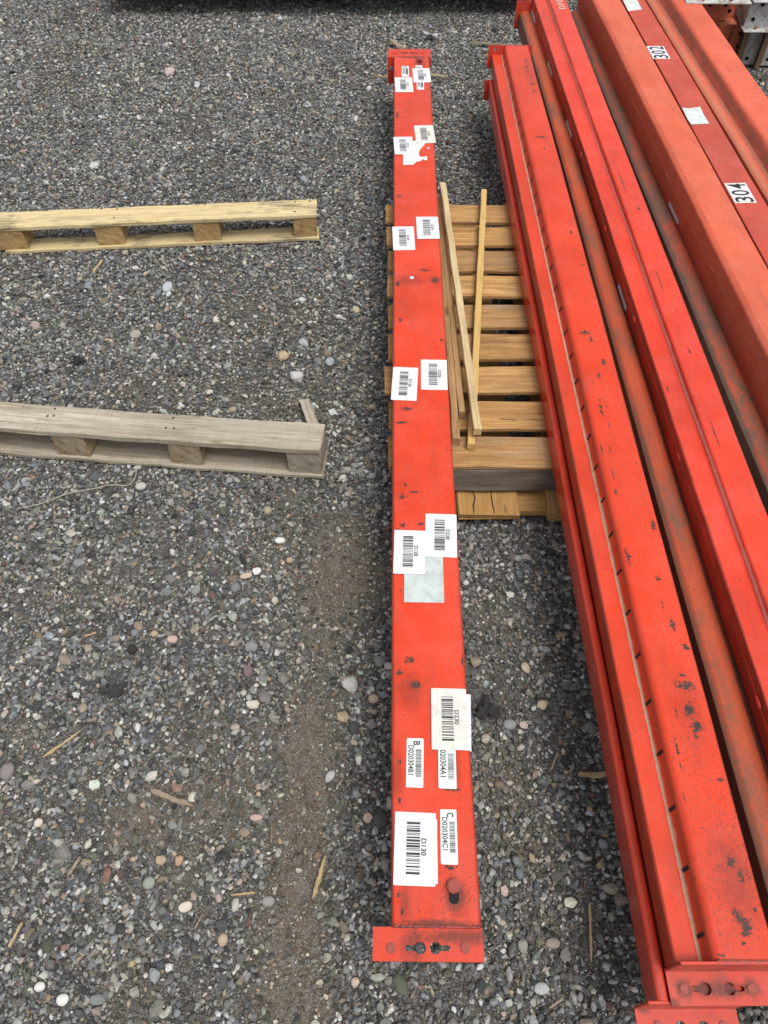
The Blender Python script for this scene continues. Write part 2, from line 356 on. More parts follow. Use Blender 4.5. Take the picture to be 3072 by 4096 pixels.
# stones: one cloud of points carrying size, turn, variety and colour, filled with modelled stone shapes
R = np.random.RandomState(5)
WHT, CRM, TAN_, PNK, GRY, DGY, BLU, RED, OCH, GRN = (.62, .61, .57), (.55, .49, .38), (.42, .30, .19), (.46, .30, .26), (.26, .25, .23), (.07, .07, .072), (.20, .24, .28), (.22, .10, .07), (.40, .29, .16), (.26, .29, .23)
STONES = ((740, 3628, 62, 46, CRM, 'cream-white pebble lying left of the dirt strip, tapered to one side', 1, False, .3), (248, 4000, 50, 56, WHT, 'rounded white stone at the bottom left, the larger of two', 2, False),
          (158, 3945, 44, 42, WHT, 'rounded white stone at the bottom left, the smaller of two', 3, False), (890, 3760, 40, 60, TAN_, 'speckled tan egg-shaped stone near the dark angular stone', 4, False),
          (888, 3700, 62, 56, DGY, 'dark angular stone touching the tan egg-shaped one', 5, True), (1072, 3605, 52, 50, GRY, 'flat grey-olive pebble on the edge of the dirt strip', 6, False),
          (1025, 3270, 54, 34, PNK, 'pink oval pebble on the dirt strip', 7, False), (427, 3500, 34, 62, RED, 'dark red-brown oval pebble', 8, False), (645, 3440, 50, 50, OCH, 'ochre angular pebble, left of an orange one', 9, True),
          (716, 3440, 36, 46, (.42, .25, .12), 'orange-brown pebble right of the ochre one', 10, True), (598, 3530, 50, 56, GRN, 'pale green-grey pebble at lower left', 11, False), (155, 3290, 38, 40, CRM, 'tan oval pebble at the left', 12, False),
          (380, 3140, 56, 50, (.50, .56, .46), 'pale green-white angular stone at the left', 13, True), (28, 3085, 62, 72, (.22, .19, .18), 'mottled dark round stone at the left border', 14, False), (1318, 3105, 34, 62, (.40, .38, .38), 'long pale grey stone right of the dirt strip', 15, False, -.6),
          (1400, 2740, 66, 62, (.42, .42, .38), 'pale speckled angular stone right of the dirt strip', 16, True), (1372, 2872, 60, 54, OCH, 'brown-ochre angular stone above a dark round one', 17, True), (1415, 2910, 44, 52, DGY, 'dark round stone below the brown-ochre one', 18, False),
          (1495, 2795, 44, 40, TAN_, 'tan pebble beside the lone beam', 19, False), (1010, 2818, 52, 40, CRM, 'cream knobbly pebble in the middle of the gravel', 20, True), (992, 2685, 46, 66, (.17, .11, .12), 'purple-brown angular stone below the mid-grey one', 21, True),
          (1005, 2587, 50, 44, (.22, .22, .22), 'mid-grey angular stone above the purple-brown one', 22, True), (932, 2468, 40, 56, (.30, .33, .28), 'pale green slab-like stone standing on edge', 23, True, .5), (690, 2556, 42, 32, (.50, .32, .27), 'salmon pink triangular stone', 24, True),
          (618, 2535, 32, 26, OCH, 'small sand-coloured oval stone left of the salmon one', 25, False), (1027, 2285, 34, 32, WHT, 'white angular stone in the upper middle gravel', 26, True), (985, 2302, 52, 26, (.50, .38, .26), 'long tan stone left of the white angular one', 27, False, .2),
          (1157, 2240, 30, 26, OCH, 'amber pebble in the gravel above the dirt patch', 28, False), (1122, 2162, 42, 30, WHT, 'white oval stone above the amber pebble', 29, False), (1132, 1425, 44, 34, (.46, .31, .18), 'orange-tan triangular stone between the bearers', 30, True),
          (1318, 1447, 34, 38, (.30, .34, .36), 'round blue-grey stone near the pallet', 31, False), (1190, 1505, 60, 36, (.46, .45, .43), 'lumpy pale stone left of the pallet', 32, True), (672, 1150, 44, 40, (.40, .42, .42), 'pale grey rounded stone between the bearers', 33, False),
          (545, 1340, 48, 34, (.32, .29, .23), 'brown-grey rounded stone between the bearers', 34, False), (378, 665, 40, 30, (.44, .47, .44), 'pale grey-green stone above the yellow bearer', 35, True), (352, 1140, 26, 30, BLU, 'bluish stone in the middle of the gravel', 36, True),
          (680, 292, 46, 34, (.46, .34, .31), 'pinkish angular stone near the top', 37, True), (565, 1945, 44, 36, (.44, .42, .38), 'white speckled stone below the grey bearer', 38, False), (1510, 3910, 66, 46, (.30, .31, .26), 'blocky grey-green stone below the left end of the connector', 39, True),
          (1420, 3930, 34, 44, (.50, .36, .26), 'tan wedge-shaped stone left of the blocky grey one', 40, True), (1470, 3270, 44, 54, (.45, .32, .24), 'tan angular stone left of the sticker D130', 41, True), (1520, 3280, 58, 66, DGY, 'large black rock beside the lone beam', 42, True),
          (2280, 3610, 56, 60, (.62, .60, .46), 'cream-yellow angular stone between the beams, lower half', 43, True), (2168, 3953, 66, 56, (.38, .40, .38), 'pale grey rounded stone at the bottom between the beams', 44, False), (2212, 3772, 62, 46, (.30, .25, .20), 'speckled brown stone between the beams', 45, False),
          (2442, 3555, 60, 56, (.30, .27, .20), 'olive-grey stone tucked beside the stack', 46, True), (2018, 3565, 34, 56, (.48, .34, .28), 'pinkish wedge stone right of the lone beam end', 47, True), (2040, 2900, 54, 50, (.24, .25, .26), 'blue-grey rounded stone between the beams, upper half', 48, False),
          (2095, 2900, 40, 40, (.50, .38, .34), 'pale pink angular stone beside the blue-grey one', 49, True), (2168, 2820, 42, 38, (.50, .40, .22), 'cream and ochre pebble between the beams', 50, True), (1902, 2648, 46, 46, (.28, .22, .15), 'brown angular stone beside the lone beam', 51, True),
          (2102, 2672, 34, 52, (.48, .38, .27), 'long tan pebble between the beams', 52, False, .4), (2040, 2378, 38, 32, (.56, .57, .50), 'white-green angular stone below the pallet', 53, True), (2362, 2910, 44, 54, (.18, .19, .18), 'dark striped stone beside the stack', 54, True),
          (2090, 3785, 42, 60, (.27, .25, .22), 'grey-brown oval stone between the beams near the connector', 55, False), (1942, 2955, 42, 38, (.40, .32, .24), 'tan stone right of the sticker D230', 56, True), (1398, 1110, 30, 26, (.42, .43, .40), 'pale stone left of the pallet by its far end', 57, True))
SPLINTERS = (((175, 3030), (322, 2922), 15, 'y', 'long thin yellow splinter lying slanted at the left of the gravel'),
             ((605, 3160), (772, 3224), 32, 'g', 'frayed grey-brown splinter left of the dirt strip'),
             ((1252, 3592), (1302, 3422), 26, 'y', 'yellow flat splinter on the dirt strip left of the sticker D130'),
             ((35, 3790), (88, 3688), 13, 'y', 'thin pair-like yellow splinter at the lower left border'),
             ((2312, 3098), (2450, 3094), 34, 'y', 'broad tan shard poking out from under the stacked beams'),
             ((2357, 3612), (2366, 3848), 13, 'y', 'straw-like upright splinter between the lone beam end and the stack'),
             ((2198, 4032), (2252, 3994), 14, 'g', 'short splinter at the bottom between the beams'),
             ((2202, 3082), (2232, 3008), 8, 'g', 'tiny needle splinter left of the broad tan shard'),
             ((275, 3500), (322, 3425), 15, 'g', 'small grey splinter above the blue-grey pebble at lower left'),
             ((925, 3582), (1020, 3570), 13, 'y', 'small splinter lying level left of the big flat pebble'),
             ((780, 3712), (812, 3655), 8, 'g', 'tiny brown splinter below the cream pebble'),
             ((1084, 3372), (1088, 3300), 11, 'g', 'short upright grey splinter beside the dirt strip'),
             ((1720, 298), (1786, 304), 15, 'y', 'small tan splinter right of the far end of the lone beam'),
             ((1492, 300), (1552, 310), 8, 'y', 'thin splinter left of the far end of the lone beam'),
             ((1935, 222), (1965, 212), 10, 'y', 'short splinter left of the far end of the slotted beam'),
             ((335, 2545), (385, 2530), 9, 'y', 'small thin splinter in the middle left gravel'),
             ((372, 1085), (410, 1040), 14, 'y', 'small orange-tan splinter between the two bearers'),
             ((1140, 630), (1075, 618), 8, 'g', 'thin splinter above the yellow bearer'))
CIRC = []               # places of the single stones and splinters, kept clear of loose gravel
for q in STONES:
    p = bp(q[0], q[1]); dd = CH/(SN+(q[1]-2048)/F*CS); CIRC.append((p.x, p.y, .40*(q[2]+q[3])/2/F*dd))
for q in SPLINTERS+(((1880, 170), (2135, 182), 17), ((1556, 160), (1622, 196), 30)):
    a_, b_ = bp(*q[0]), bp(*q[1])
    for i in range(9):
        p = a_.lerp(b_, i/8); CIRC.append((p.x, p.y, .006))
for q in ((1952, 2838, .022), (455, 2762, .018), (315, 1442, .014)): p = bp(q[0], q[1]); CIRC.append((p.x, p.y, q[2]))
for (ax, ay) in ((68, 2034), (120, 2026), (175, 2012), (225, 1992), (280, 1972), (330, 1962), (390, 1954), (430, 1940), (475, 1941), (512, 1946), (535, 1925), (547, 1900)): p = bp(ax, ay); CIRC.append((p.x, p.y, .004))
KEEPOUT = []            # footprints that carry no large stones: (centre x, centre y, half x, half y, skew)
def layer(n, x0, x1, y0, y1, smin, smax, expo, dirtpow, pale, lift, patch=True):
    x = R.uniform(x0, x1, n); y = R.uniform(y0, y1, n)
    lim = .60+.385*y+.35                                     # a fan of ground wider than the view on both sides
    keep = (np.abs(x) < lim)
    dm = dirt_amount(x, y); keep &= R.rand(n) > dm*dirtpow
    if patch: keep &= R.rand(n) < np.clip(.95+.35*fbm(x, y, 21, 3, 2.2), .35, 1)
    x, y = x[keep], y[keep]; m = len(x)
    s = smin+(smax-smin)*R.rand(m)**expo
    if smax > .005:
        ok = np.ones(m, bool)
        for (cx, cy, hx, hy, sk, lim_) in KEEPOUT: ok &= ~((np.abs(x-cx) < hx) & (np.abs(y-cy-sk*(x-cx)) < hy) & (s > lim_))
        for (cx, cy, cr) in CIRC: ok &= ((x-cx)**2+(y-cy)**2) > (cr+s*.4)**2
        x, y, s = x[ok], y[ok], s[ok]; m = len(x)
    fl = R.uniform(.42, .8, m); el = R.uniform(.55, 1.0, m)
    sz = np.stack([s/2*1.12, s/2*el, s/2*fl], -1)
    rot = np.stack([R.normal(0, .28, m), R.normal(0, .28, m), R.uniform(0, 6.283, m)], -1)
    z = ground_z(x, y)+s*fl*lift+R.uniform(0, .0025, m)
    # stone colours
    c = np.zeros((m, 4)); c[:, 3] = 1
    g = np.exp(R.normal(math.log(.165), .58, m)); tint = R.normal(0, .018, m)
    c[:, 0] = g*(.985+tint*2); c[:, 1] = g*1.0; c[:, 2] = g*(.985-tint*2)
    def put(frac, base, sp):
        idx = R.rand(m) < frac; q = idx.sum()
        c[idx, :3] = np.array(base)*np.exp(R.normal(0, sp, (q, 1)))*(1+R.normal(0, .022, (q, 3)))
    put(.22*pale, (.30, .30, .275), .28); put(.04*pale, (.20, .215, .22), .25); put(.06*pale, (.33, .275, .21), .3)
    put(.03*pale, (.40, .34, .29), .25); put(.010*pale, (.40, .31, .20), .25); put(.09*pale, (.58, .57, .52), .25); put(.012*pale, (.22, .14, .12), .3)
    put(.04*pale, (.14, .15, .115), .2)
    brown = dirt_amount(x, y)*.6; c[:, 0] *= 1+.12*brown; c[:, 2] *= 1-.22*brown; c[:, :3] *= (1-.15*brown)[:, None]
    return np.stack([x, y, z], -1), sz, rot, np.clip(c, 0, .75)

KEEPOUT += [(.60, 1.55, .60, .52, 0, .018), (-.70, 2.16, .50, .05, .03, .013), (-.60, 1.25, .48, .05, -.093, .013)]
layers = [layer(360000, -2.4, 2.4, -.3, 4.9, .0030, .0056, 1.2, .45, 1.0, .36),
          layer(90000, -1.4, 1.4, -.1, 1.9, .0020, .0036, 1.0, .30, .9, .36),
          layer(440000, -2.4, 2.4, -.3, 4.9, .0052, .0090, 1.3, .82, 1.0, .42),
          layer(230000, -2.4, 2.4, -.3, 4.9, .0080, .0138, 1.8, .965, 1.0, .46),
          layer(17000, -2.4, 2.4, -.3, 4.9, .0140, .0230, 1.9, .98, 1.1, .42),
          layer(700, -2.4, 2.4, -.3, 4.9, .0220, .0320, 2.0, .985, 1.6, .36)]
pos = np.concatenate([q[0] for q in layers]); siz = np.concatenate([q[1] for q in layers]); rot = np.concatenate([q[2] for q in layers]); cl = np.concatenate([q[3] for q in layers])
N = len(pos); print('stones', N)
me = bpy.data.meshes.new('gravel'); me.vertices.add(N); me.vertices.foreach_set('co', pos.astype('f').ravel())
for nm, ty, arr, key in (('size', 'FLOAT_VECTOR', siz, 'vector'), ('turn', 'FLOAT_VECTOR', rot, 'vector'), ('tint', 'FLOAT_COLOR', cl, 'color')):
    at = me.attributes.new(nm, ty, 'POINT'); at.data.foreach_set(key, arr.astype('f').ravel())
at = me.attributes.new('kind_index', 'INT', 'POINT'); at.data.foreach_set('value', R.randint(0, 12, N).astype('i'))
gravel = bpy.data.objects.new('gravel', me); col.objects.link(gravel)
tag(gravel, kind='stuff'); tag(gravel, 'loose grey crushed stones with scattered pale and tan pebbles covering the yard', 'gravel')

k = NT('stone'); a = k.n.new('ShaderNodeAttribute'); a.attribute_type = 'INSTANCER'; a.attribute_name = 'tint'
o_ = k.tc.outputs['Object']
base = a.outputs['Color']
sp = k.noise(o_, 2.3, 5, .75)
cc = k.mix(k.ramp(sp, (.35, .7, 0, .55)), base, k.mix(1.0, base, (.55, .55, .55), 'MULTIPLY'))
cc = k.mix(k.ramp(k.noise(o_, 9, 3, .8), (.58, .72, 0, .35)), cc, k.mix(1.0, base, (1.9, 1.85, 1.8), 'MULTIPLY'))
stone_mat = k.out(cc, .82, k.bump(k.noise(o_, 5, 5, .8), .55, .12), spec=.3)

def gravel_nodes(nvar=12):
    ng = bpy.data.node_groups.new('stones', 'GeometryNodeTree')
    ng.interface.new_socket('Geometry', in_out='INPUT', socket_type='NodeSocketGeometry')
    ng.interface.new_socket('Geometry', in_out='OUTPUT', socket_type='NodeSocketGeometry')
    N_, L = ng.nodes, ng.links
    gi = N_.new('NodeGroupInput'); go = N_.new('NodeGroupOutput')
    join = N_.new('GeometryNodeJoinGeometry')
    for v in range(nvar):
        rounded = v % 4 == 2
        ico = N_.new('GeometryNodeMeshIcoSphere'); ico.inputs['Radius'].default_value = 1.0; ico.inputs['Subdivisions'].default_value = 2 if v % 4 in (2, 3) else 1
        sp_ = N_.new('GeometryNodeSetPosition')
        rv = N_.new('FunctionNodeRandomValue'); rv.data_type = 'FLOAT_VECTOR'
        lo, hi = (.86, 1.12) if rounded else (.66, 1.26)
        rv.inputs[0].default_value = (lo,)*3; rv.inputs[1].default_value = (hi,)*3
        [s for s in rv.inputs if s.name == 'Seed'][0].default_value = 17*v+3
        ps = N_.new('GeometryNodeInputPosition'); mu = N_.new('ShaderNodeVectorMath'); mu.operation = 'MULTIPLY'
        L.new(ps.outputs[0], mu.inputs[0]); L.new(rv.outputs[0], mu.inputs[1])
        L.new(ico.outputs['Mesh'], sp_.inputs['Geometry']); L.new(mu.outputs[0], sp_.inputs['Position'])
        hull = N_.new('GeometryNodeConvexHull'); L.new(sp_.outputs[0], hull.inputs[0]); last = hull.outputs[0]
        if rounded:
            ss = N_.new('GeometryNodeSubdivisionSurface'); L.new(last, ss.inputs['Mesh']); ss.inputs['Level'].default_value = 1; last = ss.outputs[0]
        sm = N_.new('GeometryNodeSetShadeSmooth'); L.new(last, sm.inputs['Geometry']); sm.inputs['Shade Smooth'].default_value = rounded
        ms = N_.new('GeometryNodeSetMaterial'); L.new(sm.outputs[0], ms.inputs['Geometry']); ms.inputs['Material'].default_value = stone_mat
        g2i = N_.new('GeometryNodeGeometryToInstance'); L.new(ms.outputs[0], g2i.inputs[0]); L.new(g2i.outputs[0], join.inputs[0])
    iop = N_.new('GeometryNodeInstanceOnPoints'); L.new(gi.outputs[0], iop.inputs['Points']); L.new(join.outputs[0], iop.inputs['Instance'])
    iop.inputs['Pick Instance'].default_value = True
    def na(name, ty):
        n = N_.new('GeometryNodeInputNamedAttribute'); n.data_type = ty; n.inputs['Name'].default_value = name; return n.outputs[0]
    L.new(na('kind_index', 'INT'), iop.inputs['Instance Index'])
    e2r = N_.new('FunctionNodeEulerToRotation'); L.new(na('turn', 'FLOAT_VECTOR'), e2r.inputs[0]); L.new(e2r.outputs[0], iop.inputs['Rotation'])
    L.new(na('size', 'FLOAT_VECTOR'), iop.inputs['Scale'])
    L.new(iop.outputs[0], go.inputs[0])
    return ng
md = gravel.modifiers.new('stones', 'NODES'); md.node_group = gravel_nodes(); me.materials.append(stone_mat)

# ------------------------------------------------------------------ materials
ORANGE = (.63, .049, .016); PINK = (.67, .050, .023); SALMON = (.60, .112, .053); DULL = (.47, .070, .043); COPPER = (.55, .105, .045)
black_ink = plain('printed_ink', (.018, .016, .02), .5, var=.2)
void_mat = plain('hole_shadow_steel', (.006, .005, .005), .9, var=0)
zinc = plain('zinc_rivet', (.55, .55, .53), .35, .8)
def sticker_mat(name, c=(.80, .80, .82), dirt=.25):
    k = NT(name); o = k.tc.outputs['Object']
    a = k.mix(k.ramp(k.noise(o, 40, 5, .7), (.42, .66, 0, min(1, dirt*1.8))), c, tuple(v*.72 for v in c))
    a = k.mix(k.ramp(k.noise(o, 300, 3, .8), (.64, .70, 0, dirt)), a, (.35, .32, .28))
    return k.out(a, .55, k.bump(k.noise(o, 55, 4), .25, .002), spec=.3)
white_sticker = sticker_mat('white_paper', (.60, .60, .62)); mint_sticker = sticker_mat('gloss_white_paper', (.57, .62, .60), .10)
grey_sticker = sticker_mat('weathered_paper', (.46, .51, .49), .8); yellowed = sticker_mat('aged_paper', (.59, .58, .54), .4)
plate_mat = paint('plate_orange_paint', (.56, .046, .018), chip_amt=.7, faded=.2, dust=.10, dustcol=(.16, .05, .03), grime=[(.03, .165, .02, .03, .6), (.10, .175, .08, .012, .7)])

# ------------------------------------------------------------------ lone beam with stickers
pin_mat = paint('pin_dull_paint', (.30, .06, .045), chip_amt=.8, dust=.3, dustcol=(.07, .04, .03))
LB, LA = .0094, .0077
lz = .205; lx0, lx1 = 0.0, .1255
lone = empty('storage_rack_bar', (LA, 0, .147), -math.atan(LB))
tag(lone, 'orange steel rack beam lying alone across the pallet, covered in white barcode stickers', 'rack bar', 'orange storage rack bars')
ztop = lz-.147
def lloc(px, py, dz=0.0):
    p = bp(px, py, lz+dz)-lone.location; c, s = math.cos(math.atan(LB)), math.sin(math.atan(LB))
    return Vector((p.x*c-p.y*s, p.x*s+p.y*c, p.z))
def chip(px, py, wpx, hpx, loc_=lloc):
    a = loc_(px-wpx/2, py); b = loc_(px+wpx/2, py); c = loc_(px, py-hpx/2); d = loc_(px, py+hpx/2)
    m = loc_(px, py); return (m.x, m.y, abs(b.x-a.x)/2, abs(c.y-d.y)/2)
lchips = [chip(*q) for q in ((1593, 3577, 18, 45), (1608, 3645, 22, 45), (1800, 3470, 60, 26), (1600, 3045, 22, 26), (1597, 3200, 18, 30), (1610, 1987, 40, 30), (1655, 1968, 60, 14), (1620, 1938, 22, 22),
    (1683, 2096, 44, 16), (1610, 2100, 40, 26), (1590, 2120, 20, 26), (1625, 1635, 60, 20), (1605, 1690, 60, 14), (1590, 1135, 24, 30), (1740, 1120, 50, 36), (1700, 1080, 60, 14), (1598, 785, 30, 14), (1810, 3160, 90, 14),
    (1640, 2640, 60, 40), (1660, 2740, 70, 50), (1600, 2690, 40, 30), (1850, 2640, 14, 60), (1590, 460, 14, 30), (1600, 1280, 20, 24), (1765, 1360, 14, 24))]
lgrime = [chip(1822, 3590, 130, 190)+(.75,), chip(1745, 3700, 420, 60)+(.8,), chip(1620, 3620, 60, 200)+(.45,), chip(1590, 3100, 60, 300)+(.4,), chip(1640, 2760, 150, 200)+(.4,),
          chip(1678, 250, 60, 60)+(.7,), chip(1640, 228, 160, 14)+(.8,), chip(1640, 1120, 160, 60)+(.35,), chip(1830, 3080, 40, 260)+(.4,)]
lone_mat = paint('orange_enamel', ORANGE, specks=[(.013, .006), (.116, .005), (.0615, .0012)], chips=lchips, grime=lgrime, chip_amt=.45, faded=.35, rough=.36,
                 edge_dirt=[(0.002, .004, .45, (.09, .03, .02)), (.124, .004, .45, (.09, .03, .02))])
nearL, farL = lloc(1700, 3705).y, lloc(1640, 226).y
prof = fillet([(lx0, 0.0), (lx0, ztop), (lx1, ztop), (lx1, 0.0)], [.003, .006, .006, .003], 5)
extrude_profile('beam_body', prof, nearL, farL, lone_mat, lone, n=80, wob=.0005, seed=4)
# near end connector: upright plate and flat leg with two keyholes
PL, PR = lloc(1491, 3780).x, lloc(1934, 3780).x; P0 = lloc(1700, 3846).y
def lh(px, py): v = lloc(px, py); return v.x, v.y
def connector_flat(parent, xl, xr, y0, y1, z, khs, mat, name='connector_plate'):
    outer = [(xl, y0), (xr, y0), (xr, y1), (xl, y1)]
    return poly_plate(name, outer, [keyhole(*q) for q in khs], .0035, mat, parent, (0, 0, z))
k1, k2 = lh(1681, 3791), lh(1742, 3791)
con_near = connector_flat(lone, PL, PR, P0, nearL-.001, ztop-.0035, [(k1[0], k1[1], .0078, .021, .0036, -1), (k2[0], k2[1], .0078, .021, .0036, 1)], plate_mat)
tag(con_near, 'end connector plate with two keyhole openings, nearest the viewer')
box('connector_upright', (PR-PL, .0035, .078), ((PL+PR)/2, nearL-.0022, ztop-.043), plate_mat, con_near and lone, .0008)
for px in (1564, 1861):
    v = lloc(px, 3792); rv = cyl('rivet', .0068, .0035, (v.x, v.y, ztop-.001), pin_mat, lone, 14, .0012)
# welds
def weld(parent, x0, x1, y, z, r, mat, seed=2):
    R_ = random.Random(seed); V = []; Fc = []; n = 60; m = 8
    for i in range(n+1):
        x = x0+(x1-x0)*i/n; rr = r*(.7+.07*math.sin(i*1.4)+R_.uniform(-.12, .12))
        for j in range(m): a_ = 2*math.pi*j/m; V.append((x, y+rr*math.cos(a_), z+rr*.7*math.sin(a_)))
    for i in range(n):
        for j in range(m): a_ = i*m+j; b_ = i*m+(j+1) % m; Fc.append((a_, b_, b_+m, a_+m))
    return mesh_obj('weld_bead', V, Fc, mat, parent, True)
weld_mat = paint('weld_dirty_paint', (.30, .04, .025), dust=.7, dustcol=(.05, .022, .018), chip_amt=.9)
weld(lone, .004, lx1-.002, nearL, ztop-.001, .0032, weld_mat)
# far end connector
FP0, FPL, FPR = lloc(1640, 194).y, lloc(1552, 205).x, lloc(1722, 200).x
fk1, fk2 = lh(1621, 205.5), lh(1643, 204)
con_far = connector_flat(lone, FPL, FPR, farL+.001, FP0, ztop-.0035, [(fk1[0], (farL+FP0)/2, .0078, .021, .0036, -1), (fk2[0]+.004, (farL+FP0)/2, .0078, .021, .0036, 1)], plate_mat)
tag(con_far, 'end connector plate with two keyhole openings, farthest from the viewer')
box('connector_upright', (FPR-FPL, .0035, .090), ((FPL+FPR)/2, farL+.0022, ztop-.048), plate_mat, lone, .0008)
weld(lone, .004, lx1-.002, farL, ztop-.001, .003, weld_mat, 5)
cyl('silver_rivet', .0075, .004, (FPL+.014, farL-.001, ztop-.040), zinc, lone, 16, .001, (math.pi/2, 0, 0))
for px, x_ in ((1577, 0), (1689, 0)):
    cyl('rivet', .006, .0035, (lloc(px, 204).x, (farL+FP0)/2, ztop-.001), plate_mat, lone, 12, .001)
# safety pin with its slot, near end; same at far end
for (hx, hy, sx_, sy_) in ((1813, 3541, 1816, 3583), (1679, 246, 1679, 243)):
    h_ = lloc(hx, hy); s_ = lloc(sx_, sy_)
    sl = poly_plate('pin_slot', rrect(s_.x-.0072, s_.y-.011, s_.x+.0072, s_.y+.011, .007), [], .0004, void_mat, lone, (0, 0, ztop+.0004))
    cyl('pin_head', .0095, .006, (h_.x, h_.y-.003, ztop+.008), pin_mat, lone, 24, .0016)
    cyl('pin_shank', .0048, .010, (h_.x, h_.y-.003, ztop+.004), pin_mat, lone, 14, 0)

def bars(parent, x0, x1, y0, y1, seed, z=.0004, dens=34):
    """bars lie across X and repeat along Y"""
    R_ = random.Random(seed); V = []; Fc = []; y = y1; u = (y1-y0)/dens/2.0
    while y-u > y0:
        wd = u*R_.choice((1, 1, 1.3, 2, 3)); wd = min(wd, y-y0); b = len(V)
        V += [(x0, y-wd, z), (x1, y-wd, z), (x1, y, z), (x0, y, z)]; Fc.append((b, b+1, b+2, b+3)); y -= wd+u*R_.choice((1, 1, 1.4, 2, 2.6))
    return mesh_obj('barcode', V, Fc, black_ink, parent)
HGT = [0]
def sticker(parent, locf, x0, x1, y0, y1, txt, seed, mat=white_sticker, rot=0.0, level=0, kind='big', zt=ztop, under=False):
    """x0..x1, y0..y1 photo readings of the sticker; its writing reads towards the viewer"""
    ym = (y0+y1)/2; xm = (x0+x1)/2
    W = locf(x1, ym).x-locf(x0, ym).x; L = locf(xm, y0).y-locf(xm, y1).y; c = (locf(xm, y0)+locf(xm, y1))/2; c.x = locf(xm, ym).x
    st = poly_plate('barcode_label', rrect(-W/2, -L/2, W/2, L/2, .0022 if kind != 'torn' else .0006, .0003, R=random.Random(seed)), [], .0004, mat, parent, (c.x, c.y, zt+.0006+.0007*level), (0, 0, math.radians(rot)))
    fx = lambda f: -W/2+W*f
    fy = lambda f: L/2-L*f
    if kind == 'big':
        bars(st, fx(.29), fx(.62), fy(.86), fy(.14), seed)
        text_mesh('printed_number', txt, L*.128, black_ink, st, (fx(.71), fy(.48), .0004), -math.pi/2, bold=.0003, fit=(L*.235, W*.125))
        tag(st, 'white barcode sticker printed '+txt)
    elif kind == 'small':
        bars(st, fx(.54), fx(.88), fy(.80), fy(.23), seed, dens=60)
        text_mesh('printed_number', txt[1:], L*.165, black_ink, st, (fx(.27), fy(.45), .0004), -math.pi/2, bold=.0002, fit=(L*.60, W*.33))
        text_mesh('printed_letter', txt[0], L*.16, black_ink, st, (fx(.60), fy(.105), .0004), -math.pi/2, bold=.0003, fit=(L*.09, W*.40))
        tag(st, 'small white sticker printed '+txt[0]+' '+txt[1:])
    return st
S = lambda *a, **kw: sticker(lone, lloc, *a, **kw)
# far cluster
S(1607, 1636, 265, 307, 'BD020304B2', 31, mint_sticker, kind='small')
S(1662, 1690, 262, 300, 'AD020304A2', 32, mint_sticker, kind='small')
S(1667, 1696, 318, 359, 'CD020304C2', 33, mint_sticker, kind='small')
S(1580, 1651, 311, 370, 'D120', 1, rot=2, level=1)
S(1652, 1721, 275, 331, 'D220', 2, rot=2, level=1)
# second pair over the torn sheet
torn = [(1613, 660), (1612, 600), (1655, 565), (1736, 545), (1735, 572), (1702, 574), (1688, 590), (1677, 602), (1675, 622), (1682, 628), (1700, 628), (1708, 624), (1709, 642), (1696, 641), (1692, 634), (1690, 640), (1680, 645), (1664, 648), (1655, 659)]
tp = [(lloc(a_, b_).x, lloc(a_, b_).y) for a_, b_ in torn]
tag(poly_plate('torn_label', tp, [], .0004, mint_sticker, lone, (0, 0, ztop+.0006)), 'torn white sheet with a ragged hole')
S(1576, 1653, 549, 619, 'D122', 3, rot=2.5, level=1)
S(1660, 1738, 503, 574, 'D222', 4, yellowed, rot=3, level=1)
poly_plate('paper_scrap', [(lloc(a_, b_).x, lloc(a_, b_).y) for a_, b_ in ((1709, 590), (1716, 589), (1717, 595), (1711, 597))], [], .0004, white_sticker, lone, (0, 0, ztop+.0006))
S(1571, 1658, 907, 1001, 'D124', 5, rot=1.5)
S(1666, 1755, 869, 957, 'D224', 6, rot=1, level=1)
poly_plate('paper_scrap', [(lloc(a_, b_).x, lloc(a_, b_).y) for a_, b_ in ((1640, 1106), (1652, 1107), (1656, 1113), (1648, 1117), (1640, 1114))], [], .0004, white_sticker, lone, (0, 0, ztop+.0006))
S(1568, 1670, 1470, 1602, 'D126', 7, rot=-3)
S(1684, 1789, 1440, 1560, 'D226', 8, rot=-1)
g_ = S(1617, 1773, 2160, 2410, '', 9, grey_sticker, kind='torn', rot=-.5); tag(g_, 'weathered blank grey-white sheet')
S(1575, 1700, 2124, 2298, 'D128', 10, rot=-1.5, level=2)
S(1701, 1827, 2058, 2230, 'D228', 11, rot=-2, level=1)
S(1740, 1884, 2775, 3000, '', 12, white_sticker, kind='torn', rot=-2.5)
S(1753, 1824, 2975, 3156, 'A 020304A1', 13, mint_sticker, kind='small', rot=-1.5, level=1)
S(1725, 1868, 2757, 3002, 'D230', 14, yellowed, rot=-1, level=3)
S(1625, 1694, 2954, 3151, 'BD020304B1', 15, mint_sticker, kind='small', rot=-1.5)
S(1588, 1750, 3275, 3535, '', 16, white_sticker, kind='torn', rot=-1)
S(1577, 1743, 3250, 3545, 'D130', 17, rot=-2, level=1)
S(1762, 1829, 3238, 3459, 'CD020304C1', 18, mint_sticker, kind='small', rot=-1)

